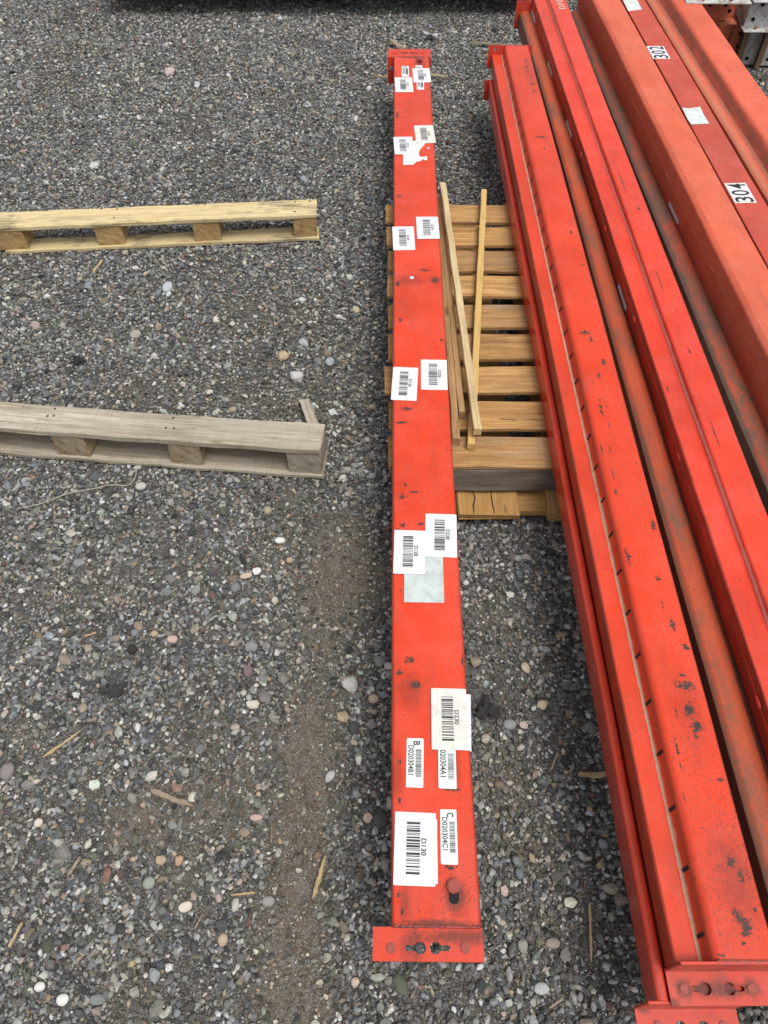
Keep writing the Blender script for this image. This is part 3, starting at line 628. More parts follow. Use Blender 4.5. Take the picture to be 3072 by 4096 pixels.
# ------------------------------------------------------------------ step beams of the stack
def make_beam(label, a, b, zb, prof, y0, y1, mat, cat='rack bar', seed=1, rads=.004, wob=.0006, n=90):
    """prof in metres: (x from the beam's left edge line, z above zb)"""
    e = empty('storage_rack_bar', (a, 0, zb), -math.atan(b))
    tag(e, label, cat, 'orange storage rack bars')
    body = extrude_profile('beam_body', fillet(prof, rads, 5), y0, y1, mat, e, n=n, wob=wob, seed=seed)
    return e, body
def blocal(e, b, px, py, z):
    p = bp(px, py, z)-e.location; t = math.atan(b); c, s = math.cos(t), math.sin(t)
    return Vector((p.x*c-p.y*s, p.x*s+p.y*c, p.z))
TAN = (.36, .255, .175)

# A: slotted beam, top layer left
Aa, Ab, Az = .380, -.0030, .2035
class _E: location = Vector((Aa, 0, Az))
aloc = lambda px, py: blocal(_E, Ab, px, py, .275)
achips = [chip(*q, loc_=aloc) for q in ((2105, 242, 12, 12), (2107, 268, 16, 10), (2132, 335, 26, 10), (2134, 365, 14, 8), (2165, 549, 60, 10), (2108, 283, 8, 8), (2177, 595, 8, 18), (2285, 930, 12, 22), (2298, 994, 12, 12), (2330, 1060, 10, 10),
    (2340, 1330, 60, 22), (2365, 1355, 22, 30), (2415, 1450, 18, 40), (2395, 1500, 16, 36), (2405, 1640, 18, 60), (2512, 2230, 26, 80), (2612, 2100, 24, 70), (2632, 2315, 26, 22), (2690, 2500, 30, 60), (2745, 2590, 34, 40), (2726, 2700, 36, 24),
    (2742, 2745, 100, 60), (2760, 2840, 50, 80), (2790, 2905, 60, 50), (2780, 2930, 30, 50), (2708, 2990, 16, 90), (2880, 3120, 36, 26), (2925, 3450, 46, 70), (2960, 3500, 40, 70), (2980, 3700, 60, 100), (2948, 3660, 40, 60),
    (2985, 3735, 60, 40), (2885, 3822, 36, 22), (2975, 3770, 26, 26), (3020, 3640, 20, 24), (2880, 3740, 12, 16), (2400, 1600, 8, 20), (2425, 1625, 6, 30), (2436, 1700, 6, 44), (2440, 1800, 7, 44), (2452, 1900, 7, 50), (2462, 1965, 12, 44), (2408, 1800, 9, 56), (2372, 1530, 8, 20), (2650, 2420, 8, 60), (2705, 2850, 8, 60), (2722, 3060, 7, 60), (2740, 3200, 8, 60))]
agr = [chip(2760, 2850, 150, 420, loc_=aloc)+(.28,), chip(2940, 3500, 220, 500, loc_=aloc)+(.38,), chip(2850, 3850, 500, 40, loc_=aloc)+(.8,), chip(2120, 300, 60, 200, loc_=aloc)+(.25,), chip(2660, 3780, 60, 200, loc_=aloc)+(.3,)]
A_mat = paint('orange_red_enamel', ORANGE, edge_dirt=[(.1225, .004, .6, (.10, .03, .02)), (.001, .003, .6, (.12, .035, .02)), (.0400, .0035, .45, (.22, .05, .03))], specks=[(.072, .0015), (.113, .008)], chips=achips, grime=agr, stripes=[(.0336, .0024, (.50, .36, .25), .95)], chip_amt=.35, faded=.25, rough=.34)
A_prof = [(0, 0), (0, .0415), (.0335, .0415), (.0440, .0715), (.1235, .0715), (.1235, 0)]
eA, bA = make_beam('bright orange-red step beam with a row of black slots, top left of the stack', Aa, Ab, Az, A_prof, .137, 2.862, A_mat, seed=11, rads=[.002, .005, .006, .013, .006, .002])
# slots as flat black quads on the riser, hole darkness painted on
for i in range(33):
    y = .168+.0810*i
    if y > 2.83: break
    for (t0, t1) in ((.20, .66),):
        xa, za = .0335+.0105*t0, .0415+.03*t0; xb, zb_ = .0335+.0105*t1, .0415+.03*t1; nx_, nz_ = -.0012, .0004
        L2 = .0062
        sv = [(xa+nx_, y-L2*.6, za+nz_), (xb+nx_, y-L2*.25, zb_+nz_), (xb+nx_, y+L2*.65, zb_+nz_), (xa+nx_, y+L2*.25, za+nz_)]
        mesh_obj('slot', sv, [(0, 1, 2, 3)], void_mat, eA)
def end_leg(parent, xl, xr, ytop, z, depth, kh, mat, lab=None):
    yc = ytop-depth*.52
    o = poly_plate('connector_plate', [(xl, ytop-depth), (xr, ytop-depth), (xr, ytop), (xl, ytop)], [keyhole(x, yc, .0078, .020, .0034, s) for x, s in kh], .0035, mat, parent, (0, 0, z))
    if lab: tag(o, lab)
    return o
worn_plate = paint('worn_plate_paint', (.50, .050, .026), chip_amt=.9, faded=.3, dust=.5, dustcol=(.17, .05, .035), grime=[(.018, .113, .015, .015, .85), (.108, .113, .015, .015, .85), (.0, .097, .012, .010, .7), (.05, .112, .032, .013, .65), (.080, .112, .030, .013, .65)])
end_leg(eA, -.002, .139, .1335, .0012, .040, ((.047, -1), (.079, 1)), worn_plate)
box('connector_upright', (.141, .004, .0735), (.0685, .1345, .0345), worn_plate, eA, .001)
for x in (.018, .108): cyl('rivet', .0068, .004, (x, .1335-.021, .0030), pin_mat, eA, 8, .0012)
weld(eA, .045, .125, .1365, .0705, .0028, weld_mat, 8)
up = poly_plate('connector_upright', [(-.012, 0), (.137, 0), (.137, .0715), (-.012, .0715)], [circ(.0105, .058, .0045)], .0035, worn_plate, eA, (0, 2.8640, 0), (math.pi/2, 0, 0))
weld(eA, .042, .122, 2.862, .0705, .0025, weld_mat, 9)
end_leg(eA, -.012, .137, 2.905, .003, .040, ((.047, -1), (.079, 1)), worn_plate)

# A2: the same kind of beam directly beneath
A2_mat = paint('deep_orange_enamel', (.58, .040, .014), chip_amt=.45, faded=.3, rough=.25, grime=[(.004, .35, .01, .5, .3), (.062, .115, .020, .018, .85), (.098, .115, .016, .018, .85)])  # last two blobs: dirt plus painted dark inside the keyholes above
A2_prof = [(0, 0), (0, .0545), (.016, .0545), (.020, .030), (.026, .030), (.036, .0545), (.122, .0545), (.122, 0)]
eA2, _ = make_beam('orange-red step beam at the bottom left, its ledge just showing under the slotted beam', .362, -.0006, .146, A2_prof, .100, 2.772, A2_mat, seed=12, rads=[.002, .006, .006, .003, .003, .006, .006, .002])
end_leg(eA2, -.013, .128, .0965, -.018, .042, ((.047, -1), (.079, 1)), worn_plate)
box('connector_upright', (.141, .004, .073), (.0575, .0980, .0185), worn_plate, eA2, .001)
for x in (.016, .106): cyl('rivet', .0070, .004, (x, .0765, -.0165), pin_mat, eA2, 12, .0014)
box('connector_upright', (.145, .0035, .066), (.058, 2.7745, .022), worn_plate, eA2, .0008)

GREYDUST = (.115, .085, .068)
def low_beam(label, a, b, y0, y1, mat, seed, wdt=.078):
    prof = [(0, 0), (0, .058), (.010, .064), (.030, .066), (.047, .062), (.050, .056), (wdt, .044), (wdt+.03, .044), (wdt+.03, 0)]
    e, _ = make_beam(label, a, b, .146, prof, y0, y1, mat, seed=seed, rads=[.002, .003, .008, .012, .006, .004, .003, .002, .002])
    return e
B_mat = paint('dusty_copper_paint', (.46, .080, .032), dust=.55, dustcol=(.13, .075, .05), chip_amt=.3, rough=.55, edge_dirt=[(.070, .021, .98, (.095, .072, .058)), (.001, .007, .75, (.10, .06, .045))], off=3.1)
eB = low_beam('dusty copper-orange beam sunk between the slotted beam and the bright pink-red beam', .546, -.0060, .05, 3.335, B_mat, 21, .075)
box('connector_upright', (.095, .0035, .095), (.030, 3.337, .052), worn_plate, eB, .0008)
D_mat = paint('dirty_copper_paint', (.42, .075, .035), dust=.8, dustcol=(.115, .075, .055), chip_amt=.4, rough=.6, edge_dirt=[(.072, .022, .95, (.085, .07, .06)), (.001, .009, .9, (.09, .07, .055))], off=7.7)
eD = low_beam('grimy brown-stained beam sunk between the pink-red beam and the faded salmon beam', .784, -.0190, .05, 3.34, D_mat, 22, .082)

# C: bright pink-red step beam
C_mat = paint('pink_red_enamel', PINK, edge_dirt=[(.1095, .004, .6, (.16, .04, .03)), (.001, .003, .6, (.14, .03, .02))], specks=[(.004, .004), (.105, .006), (.055, .003)], chips=[(.068, 2.0, .002, .10), (.070, 1.55, .0022, .05), (.067, 1.05, .002, .05), (.078, 1.30, .003, .012), (.085, 1.86, .004, .01), (.012, 1.2, .003, .01), (.108, .80, .006, .02)],
              stripes=[(.0460, .0011, (.62, .33, .28), .85)], chip_amt=.3, faded=.35, rough=.36, off=1.3)
C_prof = [(0, 0), (0, .0545), (.0455, .0545), (.0485, .0715), (.1105, .0715), (.1105, 0)]
eC, _ = make_beam('bright pink-red step beam stencilled D.F.G. in white at its far end', .6045, -.0103, .2035, C_prof, .05, 3.36, C_mat, seed=13, rads=[.002, .004, .004, .006, .004, .002])
# seam lip down the left wall and weld dabs
seam = extrude_profile('seam_lip', [(-.0016, .034), (-.0016, .0375), (.001, .0375), (.001, .034)], .06, 3.35, C_mat, eC, n=60, wob=.0003, seed=3)
for y in (.5, 1.02, 1.45, 1.82, 2.2, 2.62, 3.0):
    bm = bmesh.new(); bmesh.ops.create_icosphere(bm, subdivisions=2, radius=1); bmesh.ops.scale(bm, vec=(.0035, .014, .0045), verts=bm.verts)
    bm_obj('weld_dab', bm, C_mat, eC, (-.0015, y, .037), None, True)
white_paint = plain('white_stencil_paint', (.72, .62, .60), .6, var=.3, scale=120)
text_mesh('stencilled_letters', 'D.F.G.', .062, white_paint, eC, (.083, 3.218, .0732), math.pi/2, sx=.62, sy=.50, bold=.0006)
white_edge = plain('chalky_white_paint', (.55, .56, .58), .5, var=.25)
# slivers of white tags stuck on left walls
def wall_tag(e, b, pa, pb, z, hgt, wx):
    ya = blocal(e, b, pa[0], pa[1], z).y; yb = blocal(e, b, pb[0], pb[1], z).y
    tag(box('wall_tag', (.0008, abs(ya-yb), hgt), (wx, (ya+yb)/2, z-e.location.z), white_sticker, e, 0), 'white tag seen edge-on on the left wall')
for pa, pb in (((2126, 42), (2142, 87)), ((2195, 250), (2213, 301)), ((2271, 485), (2290, 548)), ((2482, 1142), (2510, 1238))): wall_tag(eC, -.0103, pa, pb, .214, .010, -.0012)
# pale lower beam showing beside C
eW = empty('storage_rack_bar', (.6045+.1105+.0025, 0, .146), math.atan(.0103))
tag(eW, 'narrow white-painted steel edge showing under the right side of the pink-red beam', 'rack bar', None)
extrude_profile('beam_body', fillet([(-.02, 0), (-.02, .050), (.0045, .050), (.0045, 0)], .002, 3), .05, 1.55, white_edge, eW, n=40, wob=.0008, seed=31)
# the bottom-layer beams that carry the top layer
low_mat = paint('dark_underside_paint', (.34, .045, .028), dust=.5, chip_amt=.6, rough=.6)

# E: faded salmon box beam
E_mat = paint('faded_salmon_paint', SALMON, specks=[(.014, .004), (.080, .008)], chip_amt=.22, faded=.45, rough=.55, dust=0.0, off=5.2)
E_prof = [(0, 0), (0, .056), (0, .101), (.012, .1085), (.076, .1085), (.094, .0975), (.1135, .0885), (.1135, .083), (.080, .083), (.080, 0)]
eE, _ = make_beam('wide faded salmon beam with a seam along its left wall, left of the numbered beam', .8540, -.0285, .1965, E_prof, .05, 3.40, E_mat, seed=14, rads=[.002, .001, .010, .006, .012, .010, .001, .001, .001, .002])
extrude_profile('seam_lip', [(-.0014, .0590), (-.0014, .0618), (.001, .0618), (.001, .0590)], .06, 3.39, E_mat, eE, n=60, wob=.0003, seed=6)
for y in (.9, 1.62, 2.05, 2.45, 2.95):
    bm = bmesh.new(); bmesh.ops.create_icosphere(bm, subdivisions=2, radius=1); bmesh.ops.scale(bm, vec=(.003, .015, .004), verts=bm.verts)
    bm_obj('weld_dab', bm, E_mat, eE, (-.001, y, .062), None, True)
wall_tag(eE, -.0285, (2680, 812), (2722, 892), .215, .010, -.0010)
# E2: numbered beam
E2_mat = paint('dull_red_paint', DULL, chip_amt=.25, faded=.35, rough=.6, off=8.3)
E2_prof = [(0, 0), (0, .0870), (.0865, .0870), (.0865, 0)]
eE2, _ = make_beam('flat dull red beam bearing the number tiles 302 and 304', .9725, -.0275, .1965, E2_prof, .05, 3.40, E2_mat, seed=15, rads=[.002, .003, .005, .002])
e2loc = lambda px, py: blocal(eE2, -.0275, px, py, .2835)
def number_label(txt, px0, px1, py0, py1, first=None):
    ym = (py0+py1)/2; xr = e2loc(px1, ym).x
    y1 = e2loc((px0+px1)/2, py0).y; y0 = e2loc((px0+px1)/2, py1).y
    Lh = (y1-y0)/3; Wd = .0580
    for i, ch in enumerate(txt):
        cy = y0+Lh*(i+.5)
        t_ = poly_plate('number_tile', rrect(-Wd/2, -Lh*.492, Wd/2, Lh*.492, .0012, .0002), [], .0005, white_sticker, eE2, (xr-Wd/2, cy, .0876), (0, 0, math.radians(0)))
        text_mesh('printed_digit', ch, .066, black_ink, t_, (0, 0, .0005), math.pi/2, bold=.0008, fit=(Lh*.78, Wd*.84))
        tag(t_, 'white tile with the digit '+ch+' of the number '+txt)
# right border of the tiles meets the face at these rows
def tiles(txt, right_px, top_py, bot_py):
    y1 = e2loc(right_px, top_py).y; y0 = e2loc(right_px, bot_py).y
    return y0, y1
number_label('302', 2602, 2668, 185, 236)
number_label('304', 2902, 3005, 733, 813)
# paper notes on the same beam
paper = sticker_mat('rain_wrinkled_paper', (.56, .62, .60), .55)
def note(pts, lab):
    pp = [(e2loc(a_, b_).x, e2loc(a_, b_).y) for a_, b_ in pts]
    o = poly_plate('paper_note', pp, [], .0005, paper, eE2, (0, 0, .0877)); tag(o, lab)
note([(2728, 432), (2760, 434), (2800, 428), (2812, 455), (2836, 495), (2800, 497), (2765, 499), (2750, 478)], 'wrinkled blank white paper between the two numbers')
note([(2492, 2), (2530, 0), (2548, 0), (2567, 38), (2540, 42), (2513, 45)], 'wrinkled white paper with faint writing beyond the number 302')

# F: rightmost step beam
F_mat = paint('weathered_salmon_paint', (.64, .118, .060), chip_amt=.2, faded=.4, rough=.55, edge_dirt=[(.022, .016, .55, (.34, .17, .10)), (.050, .010, .55, (.15, .09, .065)), (.062, .006, .6, (.17, .08, .055))], off=2.2)
F_prof = [(.013, 0), (.013, .044), (.021, .0485), (.050, .0485), (.055, .0500), (.070, .0885), (.1650, .0885), (.1650, 0)]
eF, _ = make_beam('rightmost step beam, weathered salmon with a dusty rounded ledge on its left', 1.0960, -.0290, .1965, F_prof, .05, 3.42, F_mat, seed=16, rads=[.002, .004, .006, .005, .004, .016, .004, .002], wob=.0009)

# bottom layer below C, E, E2 and F (dark edges in the gaps) and packing timber that carries them
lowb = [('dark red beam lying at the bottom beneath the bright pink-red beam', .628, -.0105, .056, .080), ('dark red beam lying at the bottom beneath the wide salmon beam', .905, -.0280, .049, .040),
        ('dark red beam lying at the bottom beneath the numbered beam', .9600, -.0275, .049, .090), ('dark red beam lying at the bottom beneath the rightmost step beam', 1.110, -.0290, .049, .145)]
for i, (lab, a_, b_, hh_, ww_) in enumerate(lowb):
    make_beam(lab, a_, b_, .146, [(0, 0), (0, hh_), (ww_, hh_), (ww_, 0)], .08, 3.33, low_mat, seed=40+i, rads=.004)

# ------------------------------------------------------------------ pallet under the stack
pw = wood('pine_deck_wood', (.62, .38, .155), (.32, .155, .050), weather=.08, stain=.3)
pw2 = wood('brown_pine_wood', (.54, .32, .13), (.27, .135, .045), weather=.3, stain=.15)
dark_w = wood('grey_old_wood', (.24, .20, .165), (.11, .09, .075), weather=.4)
pale_w = wood('fresh_pine_wood', (.54, .34, .13), (.38, .20, .065))
pal = empty('wooden_pallet', (.56, 1.58, 0))
tag(pal, 'large slatted wooden pallet of honey-coloured planks under the beams', 'pallet')
PX0 = bp(1546, 1500, .145).x; PXW = 1.20
fac = lambda y, z: bp(0, y, z).y
rows = [(820, 889), (908, 981), (1003, 1084), (1103, 1184), (1218, 1308), (1335, 1435), (1464, 1568), (1604, 1715), (1747, 1868)]
for i, (ya, yb) in enumerate(rows):
    Y1, Y0 = fac(ya, .145), fac(yb, .145); wd = Y1-Y0
    m_ = pw2 if i in (2, 4, 8) else pw
    jx = rnd.uniform(-.012, .012)
    b_ = board('deck_board', PXW+jx, wd, .011, m_, pal, (PX0+(PXW+jx)/2+rnd.uniform(-.004, .006)-.56, (Y0+Y1)/2-1.58, .1395), (0, 0, rnd.uniform(-.003, .003)), n=50, rough=.0009)
frontY = fac(1868, .145)
for sx_ in (.10, .60, 1.10):
    board('stringer', 1.06, .038, .082, pw2, pal, (PX0+sx_-.56, frontY+.60-1.58, .092), (0, 0, math.pi/2), n=24)
board('lead_board', PXW-.02, .022, .070, dark_w, pal, (PX0+PXW/2-.56, frontY+.012-1.58, .0975), (0, 0, 0), n=30)
# bottom boards
def bot(px0, px1, pyb, z, T, mat, L=1.12, name='bottom_board'):
    x0 = bp(px0, pyb, z).x; x1 = bp(px1, pyb, z).x; Y0 = bp(px0, pyb, z).y
    return board(name, L, x1-x0, T, mat, pal, ((x0+x1)/2-.56, Y0+L/2-1.58, z-T/2), (0, 0, math.pi/2), n=24, ch=.003, rough=.0012)
bt = bot(1832, 2082, 2056, .050, .020, pale_w); 
for a_ in ((.0, ), ): pass
bot(2198, 2262, 2052, .055, .030, pw)
bot(1600, 1700, 1990, .050, .020, pw)
bot(2560, 2800, 2052, .050, .020, pw)
x0_, x1_ = bp(2000, 1990, .035).x, bp(2330, 1990, .035).x
board('cross_board', 1.1, .075, .02, pale_w, pal, (PX0+.6-.56, bp(2100, 1990, .035).y-1.58, .025), (0, 0, 0), n=20)
for (cx_, cz_) in ((.10, 0), (.60, 0), (1.10, 0)):
    for yy in (.06, .60, 1.10): box('foot_block', (.09, .09, .026), (PX0+cx_-.56, frontY+yy-1.58, .035-.004), pw2, pal, .002)
# long crack and knot on the wide bottom board
ink_crack = plain('wood_crack_shadow', (.045, .022, .01), .9, var=.2)
def crack(pts, wpx, z):
    V = []; Fc = []
    for i, (a_, b_) in enumerate(pts):
        wv = wpx*(.4+.8*math.sin(3.0*i/len(pts)+.3)); p, q = bp(a_-wv/2, b_, z), bp(a_+wv/2, b_, z)
        V += [(p.x-.56, p.y-1.58, z), (q.x-.56, q.y-1.58, z)]
    for i in range(len(pts)-1): Fc.append((2*i, 2*i+1, 2*i+3, 2*i+2))
    mesh_obj('crack', V, Fc, ink_crack, pal)
crack([(1875, 1946), (1880, 1958), (1893, 1972), (1900, 1990), (1897, 2006), (1893, 2022), (1896, 2038), (1895, 2054)], 5, .0512)
crack([(1964, 1946), (1964, 1970), (1967, 1995), (1971, 2020), (1976, 2040), (1976, 2054)], 4, .0512)
knot_m = wood('knot_wood', (.20, .09, .03), (.10, .045, .015))

# ------------------------------------------------------------------ loose sticks on the pallet
stick_y = wood('yellow_stick_wood', (.66, .46, .18), (.55, .35, .12)); stick_p = wood('pale_stick_wood', (.62, .50, .29), (.45, .32, .15), weather=.2); stick_b = wood('brown_stick_wood', (.48, .31, .14), (.30, .17, .07), weather=.15)
def stick(p0, p1, z0, z1, W, T, mat, label, name='wooden_stick', n=30, roll=0.0, group='loose wooden sticks on the pallet', cat='stick', rough=.0006, endj=.001):
    a_ = bp(p0[0], p0[1], z0); b_ = bp(p1[0], p1[1], z1); v = b_-a_; m = (a_+b_)/2
    q = v.to_track_quat('X', 'Z').to_euler()
    o = board(name, v.length, W, T, mat, None, m, q, n=n, rough=rough, endj=endj); tag(o, label, cat, group); return o
stick((1753, 800), (1824, 1768), .158, .158, .017, .021, stick_b, 'brown wooden stick pressed against the lone beam, leftmost of the four')
stick((1764, 870), (1847, 1660), .160, .160, .015, .021, stick_b, 'short tan wooden stick second from the lone beam, ending higher than the others')
stick((1771, 742), (1910, 1728), .195, .186, .0165, .020, stick_p, 'pale cracked wooden stick lying across the top of the yellow one')
stick((1936, 768), (1884, 1787), .163, .156, .0165, .018, stick_y, 'yellow wooden stick leaning the other way, rightmost of the four')

# ------------------------------------------------------------------ two timber bearers on the gravel, left
yw = wood('yellow_weathered_wood', (.72, .59, .34), (.52, .40, .20), weather=.3, stain=.75)
yw_block = wood('yellow_block_wood', (.50, .36, .17), (.33, .20, .08), scale=.7)
gw = wood('grey_weathered_wood', (.60, .55, .44), (.27, .22, .155), weather=.7, stain=.12)
gw_block = wood('grey_block_wood', (.42, .33, .20), (.22, .155, .09), weather=.5, scale=.6); gw_end = wood('grey_end_block_wood', (.42, .38, .29), (.28, .24, .17), weather=.6, scale=.6)
def bearer(label, pR, pL, zt, depth, T, xl, xr, blocks, mt, mb, mend, bottom_l, bd=1.02, bowz=0.0):
    """pR, pL: right and left front top corners"""
    a_ = bp(pR[0], pR[1], zt); b_ = bp(pL[0], pL[1], zt); v = b_-a_; ang = math.atan2(-v.y, -v.x)
    e = empty('pallet_bearer', (a_.x, a_.y, .002), ang); tag(e, label, 'timber bearer', 'timber bearers on the gravel')
    c, s = math.cos(-ang), math.sin(-ang)
    def lx(px, py, z): p = bp(px, py, z)-e.location; return p.x*c-p.y*s
    L = xr-xl
    t_ = board('top_board', L, depth, T, mt, e, ((xl+xr)/2, depth/2, zt-T/2-.002), (0, 0, 0), n=60, rough=.0013, bow=bowz)
    TB = .011
    board('bottom_board', xr-bottom_l+.004, depth*bd, TB, mt, e, ((bottom_l+xr)/2, depth*bd/2-.004, TB/2+.001), (0, 0, 0), n=50, rough=.0015)
    hb = zt-T-TB-.004
    for i, (p0, p1) in enumerate(blocks):
        x0 = lx(p0, (pR[1]+100), T); x1 = lx(p1, (pR[1]+100), T)
        mm = mend if i == len(blocks)-1 else mb
        bm = bmesh.new(); bmesh.ops.create_cube(bm, size=1); bmesh.ops.scale(bm, vec=(depth*.94, x1-x0, hb), verts=bm.verts)
        bmesh.ops.subdivide_edges(bm, edges=bm.edges, cuts=5, use_grid_fill=True)
        R_ = random.Random(i*7+int(pR[0]))
        for v_ in bm.verts: v_.co += Vector([R_.uniform(-.0008, .0008) for _ in range(3)])
        bm_obj('block', bm, mm, e, ((x0+x1)/2, depth*.5+.001, TB+.001+hb/2), (0, 0, math.pi/2))
    # nail heads
    return e, t_
eY, tY = bearer('yellow timber bearer with four blocks, the one farther away', (1268, 858), (0, 912), .090, .086, .0125, -.985, 0.0,
    ((20, 130), (405, 508), (785, 888), (1180, 1270)), yw, yw_block, yw_block, -.957, bd=.72)
eG, tG = bearer('grey weathered timber bearer with a thick top board, the one nearer', (1280, 1806), (0, 1712), .098, .083, .0150, -1.02, 0.0,
    ((-330, -190), (195, 330), (672, 800), (1152, 1286)), gw, gw_block, gw_end, -1.02, bowz=.004)
board('back_board', .98, .016, .035, gw_block, eG, (-.51, .083-.004, .040), (0, 0, 0), n=30)
nail = plain('rusty_nail', (.06, .03, .02), .7)
for (px, py) in ((215, 1663), (220, 1635), (190, 1664), (663, 1711), (696, 1713), (693, 1671), (1199, 1762), (1235, 1759), (1236, 1724)):
    p = bp(px, py, .0985)-eG.location; t_ = -eG.rotation_euler.z; c, s = math.cos(t_), math.sin(t_)
    cyl('nail_head', .0030, .0012, (p.x*c-p.y*s, p.x*s+p.y*c, .0965), nail, eG, 8, 0)
for (px, py) in ((405, 833), (468, 835), (455, 870), (750, 818), (820, 816), (1180, 806), (1240, 803), (1180, 845)):
    p = bp(px, py, .0915)-eY.location; t_ = -eY.rotation_euler.z; c, s = math.cos(t_), math.sin(t_)
    cyl('nail_head', .0030, .0012, (p.x*c-p.y*s, p.x*s+p.y*c, .0885), nail, eY, 8, 0)

# ------------------------------------------------------------------ wood splinters on the ground
spl_y = wood('splinter_yellow_wood', (.58, .47, .29), (.34, .24, .12), scale=3); spl_g = wood('splinter_grey_wood', (.40, .33, .24), (.22, .17, .12), weather=.5, scale=3)
def splinter(p0, p1, wpx, mat, label, cat='wood splinter', T=.005, name='wood_splinter', z=.009):
    mat = {'y': spl_y, 'g': spl_g}.get(mat, mat)
    a_ = bp(p0[0], p0[1], z); b_ = bp(p1[0], p1[1], z); v = b_-a_; L = v.length; m = (a_+b_)/2
    W = .78*wpx/F*(CH/(SN+((p0[1]+p1[1])/2-2048)/F*CS))
    R_ = random.Random(int(p0[0]*7+p0[1])); n = 11; V = []; Fc = []; p5 = R_.uniform(0, 6)
    for i in range(n+1):
        u = i/n; x = -L/2+L*u; ww = W/2*(min(1, .55+u*5, .35+(1-u)*5)); off = W*.07*math.sin(u*4+p5)
        tz = T*(.7+.3*math.sin(u*9))
        wa, wb = ww*R_.uniform(.55, 1.15), ww*R_.uniform(.45, 1.15); x += R_.uniform(-.3, .3)*L/n*(0 < i < n)
        V += [(x, off-wa, -tz/2), (x+R_.uniform(-.3, .3)*L/n, off+wb, -tz/2), (x, off+wb*.8, tz/2*R_.uniform(.6, 1.2)), (x, off-wa*.75, tz/2*R_.uniform(.5, 1.2))]
    for i in range(n):
        for j in range(4): q = i*4+j; r_ = i*4+(j+1) % 4; Fc.append((q, r_, r_+4, q+4))
    Fc += [(3, 2, 1, 0), tuple(n*4+j for j in range(4))]
    o = mesh_obj(name, V, Fc, mat, None, False, m, (R_.uniform(-.15, .15), R_.uniform(-.03, .03), math.atan2(v.y, v.x)))
    bm = bmesh.new(); bm.from_mesh(o.data); bmesh.ops.recalc_face_normals(bm, faces=bm.faces); bm.to_mesh(o.data); bm.free()
    tag(o, label, cat, 'splinters of wood on the gravel'); return o
for args in SPLINTERS:
    splinter(*args)
splinter((1880, 170), (2135, 182), 17, spl_g, 'long weathered lath lying behind the far end of the slotted beam', T=.006, z=.012)
splinter((1556, 160), (1622, 196), 30, spl_g, 'weathered dark chunk of wood beyond the lone beam', T=.014, z=.014)
stick((1216, 1600), (1258, 1712), .012, .012, .026, .008, gw, 'weathered flat wood scrap leaning out behind the grey bearer', 'wood_scrap', 12, group='splinters of wood on the gravel', cat='wood scrap', rough=.001, endj=.004)

# string
pts = [(68, 2034), (120, 2026), (175, 2012), (225, 1992), (280, 1972), (330, 1962), (390, 1954), (430, 1940), (475, 1941), (512, 1946), (535, 1925), (547, 1900), (545, 1878)]
cu = bpy.data.curves.new('string', 'CURVE'); cu.dimensions = '3D'; cu.bevel_depth = .0011; cu.bevel_resolution = 2; sp_ = cu.splines.new('NURBS'); sp_.points.add(len(pts)-1); sp_.use_endpoint_u = True; sp_.order_u = 4
for p, q in zip(sp_.points, pts): v = bp(q[0], q[1], .013); p.co = (v.x, v.y, .0135+rnd.uniform(-.001, .002), 1)
t_ = bpy.data.objects.new('tmp', cu); me = bpy.data.meshes.new_from_object(t_); bpy.data.objects.remove(t_)
me.materials.clear(); me.materials.append(plain('grey_twine', (.34, .32, .28), .8)); st_ = bpy.data.objects.new('string', me); col.objects.link(st_)
tag(st_, 'thin grey string lying in a wavy line below the grey bearer', 'string')

# ------------------------------------------------------------------ larger single stones
def stone_material(name, c, c2=None, sc_=60):
    av = sum(c)/3; c = tuple(.72*v+.28*av for v in c)
    k = NT(name); o = k.tc.outputs['Object']
    a = k.mix(k.ramp(k.noise(o, sc_, 5, .7), (.35, .68, 0, .8)), c, c2 or tuple(v*.62 for v in c))
    a = k.mix(k.ramp(k.noise(o, 420, 3, .8), (.6, .72, 0, .4)), a, tuple(v*.45 for v in c))
    return k.out(a, .8, k.bump(k.noise(o, 160, 5, .75), .5, .002), spec=.3)
def stone(px, py, wpx, hpx, c, label, seed, angular=True, rz=0.0, flat=.55, c2=None):
    z = ground_z(np.array([bp(px, py).x]), np.array([bp(px, py).y]))[0]
    p = bp(px, py, z+.006); dpt = CH/(SN+(py-2048)/F*CS); W = wpx/F*dpt; t = (py-2048)/F
    H_ = bp(px, py-hpx/2).y-bp(px, py+hpx/2).y
    R_ = random.Random(seed); bm = bmesh.new(); bmesh.ops.create_icosphere(bm, subdivisions=(1 if seed % 2 else 2) if angular else 3, radius=1.06 if angular else 1)
    ph = [R_.uniform(0, 6.28) for _ in range(6)]
    for v in bm.verts:
        c_ = v.co.copy()
        if angular: v.co *= R_.uniform(.78, 1.16)
        else: v.co *= 1+.07*math.sin(2*c_.x+ph[0])+.06*math.sin(2.6*c_.y+ph[1])+.03*math.sin(4*c_.z+ph[2])
    r = bmesh.ops.convex_hull(bm, input=bm.verts)
    bmesh.ops.delete(bm, geom=[g for g in r['geom_interior'] if isinstance(g, bmesh.types.BMVert)], context='VERTS')
    if angular: bmesh.ops.bevel(bm, geom=list(bm.edges), offset=.035, segments=1, affect='EDGES')
    hz = min(W, H_)*flat
    bmesh.ops.scale(bm, vec=(W/2, H_/2*.92, hz/2), verts=bm.verts)
    o = bm_obj('stone', bm, stone_material('stone_'+str(seed), c, c2), None, (p.x, p.y, z+hz*.36+.002), (R_.uniform(-.1, .1), R_.uniform(-.1, .1), rz), smooth=not angular)
    tag(o, label, 'stone', 'larger stones on the gravel'); return o
for q in STONES:
    stone(*q)
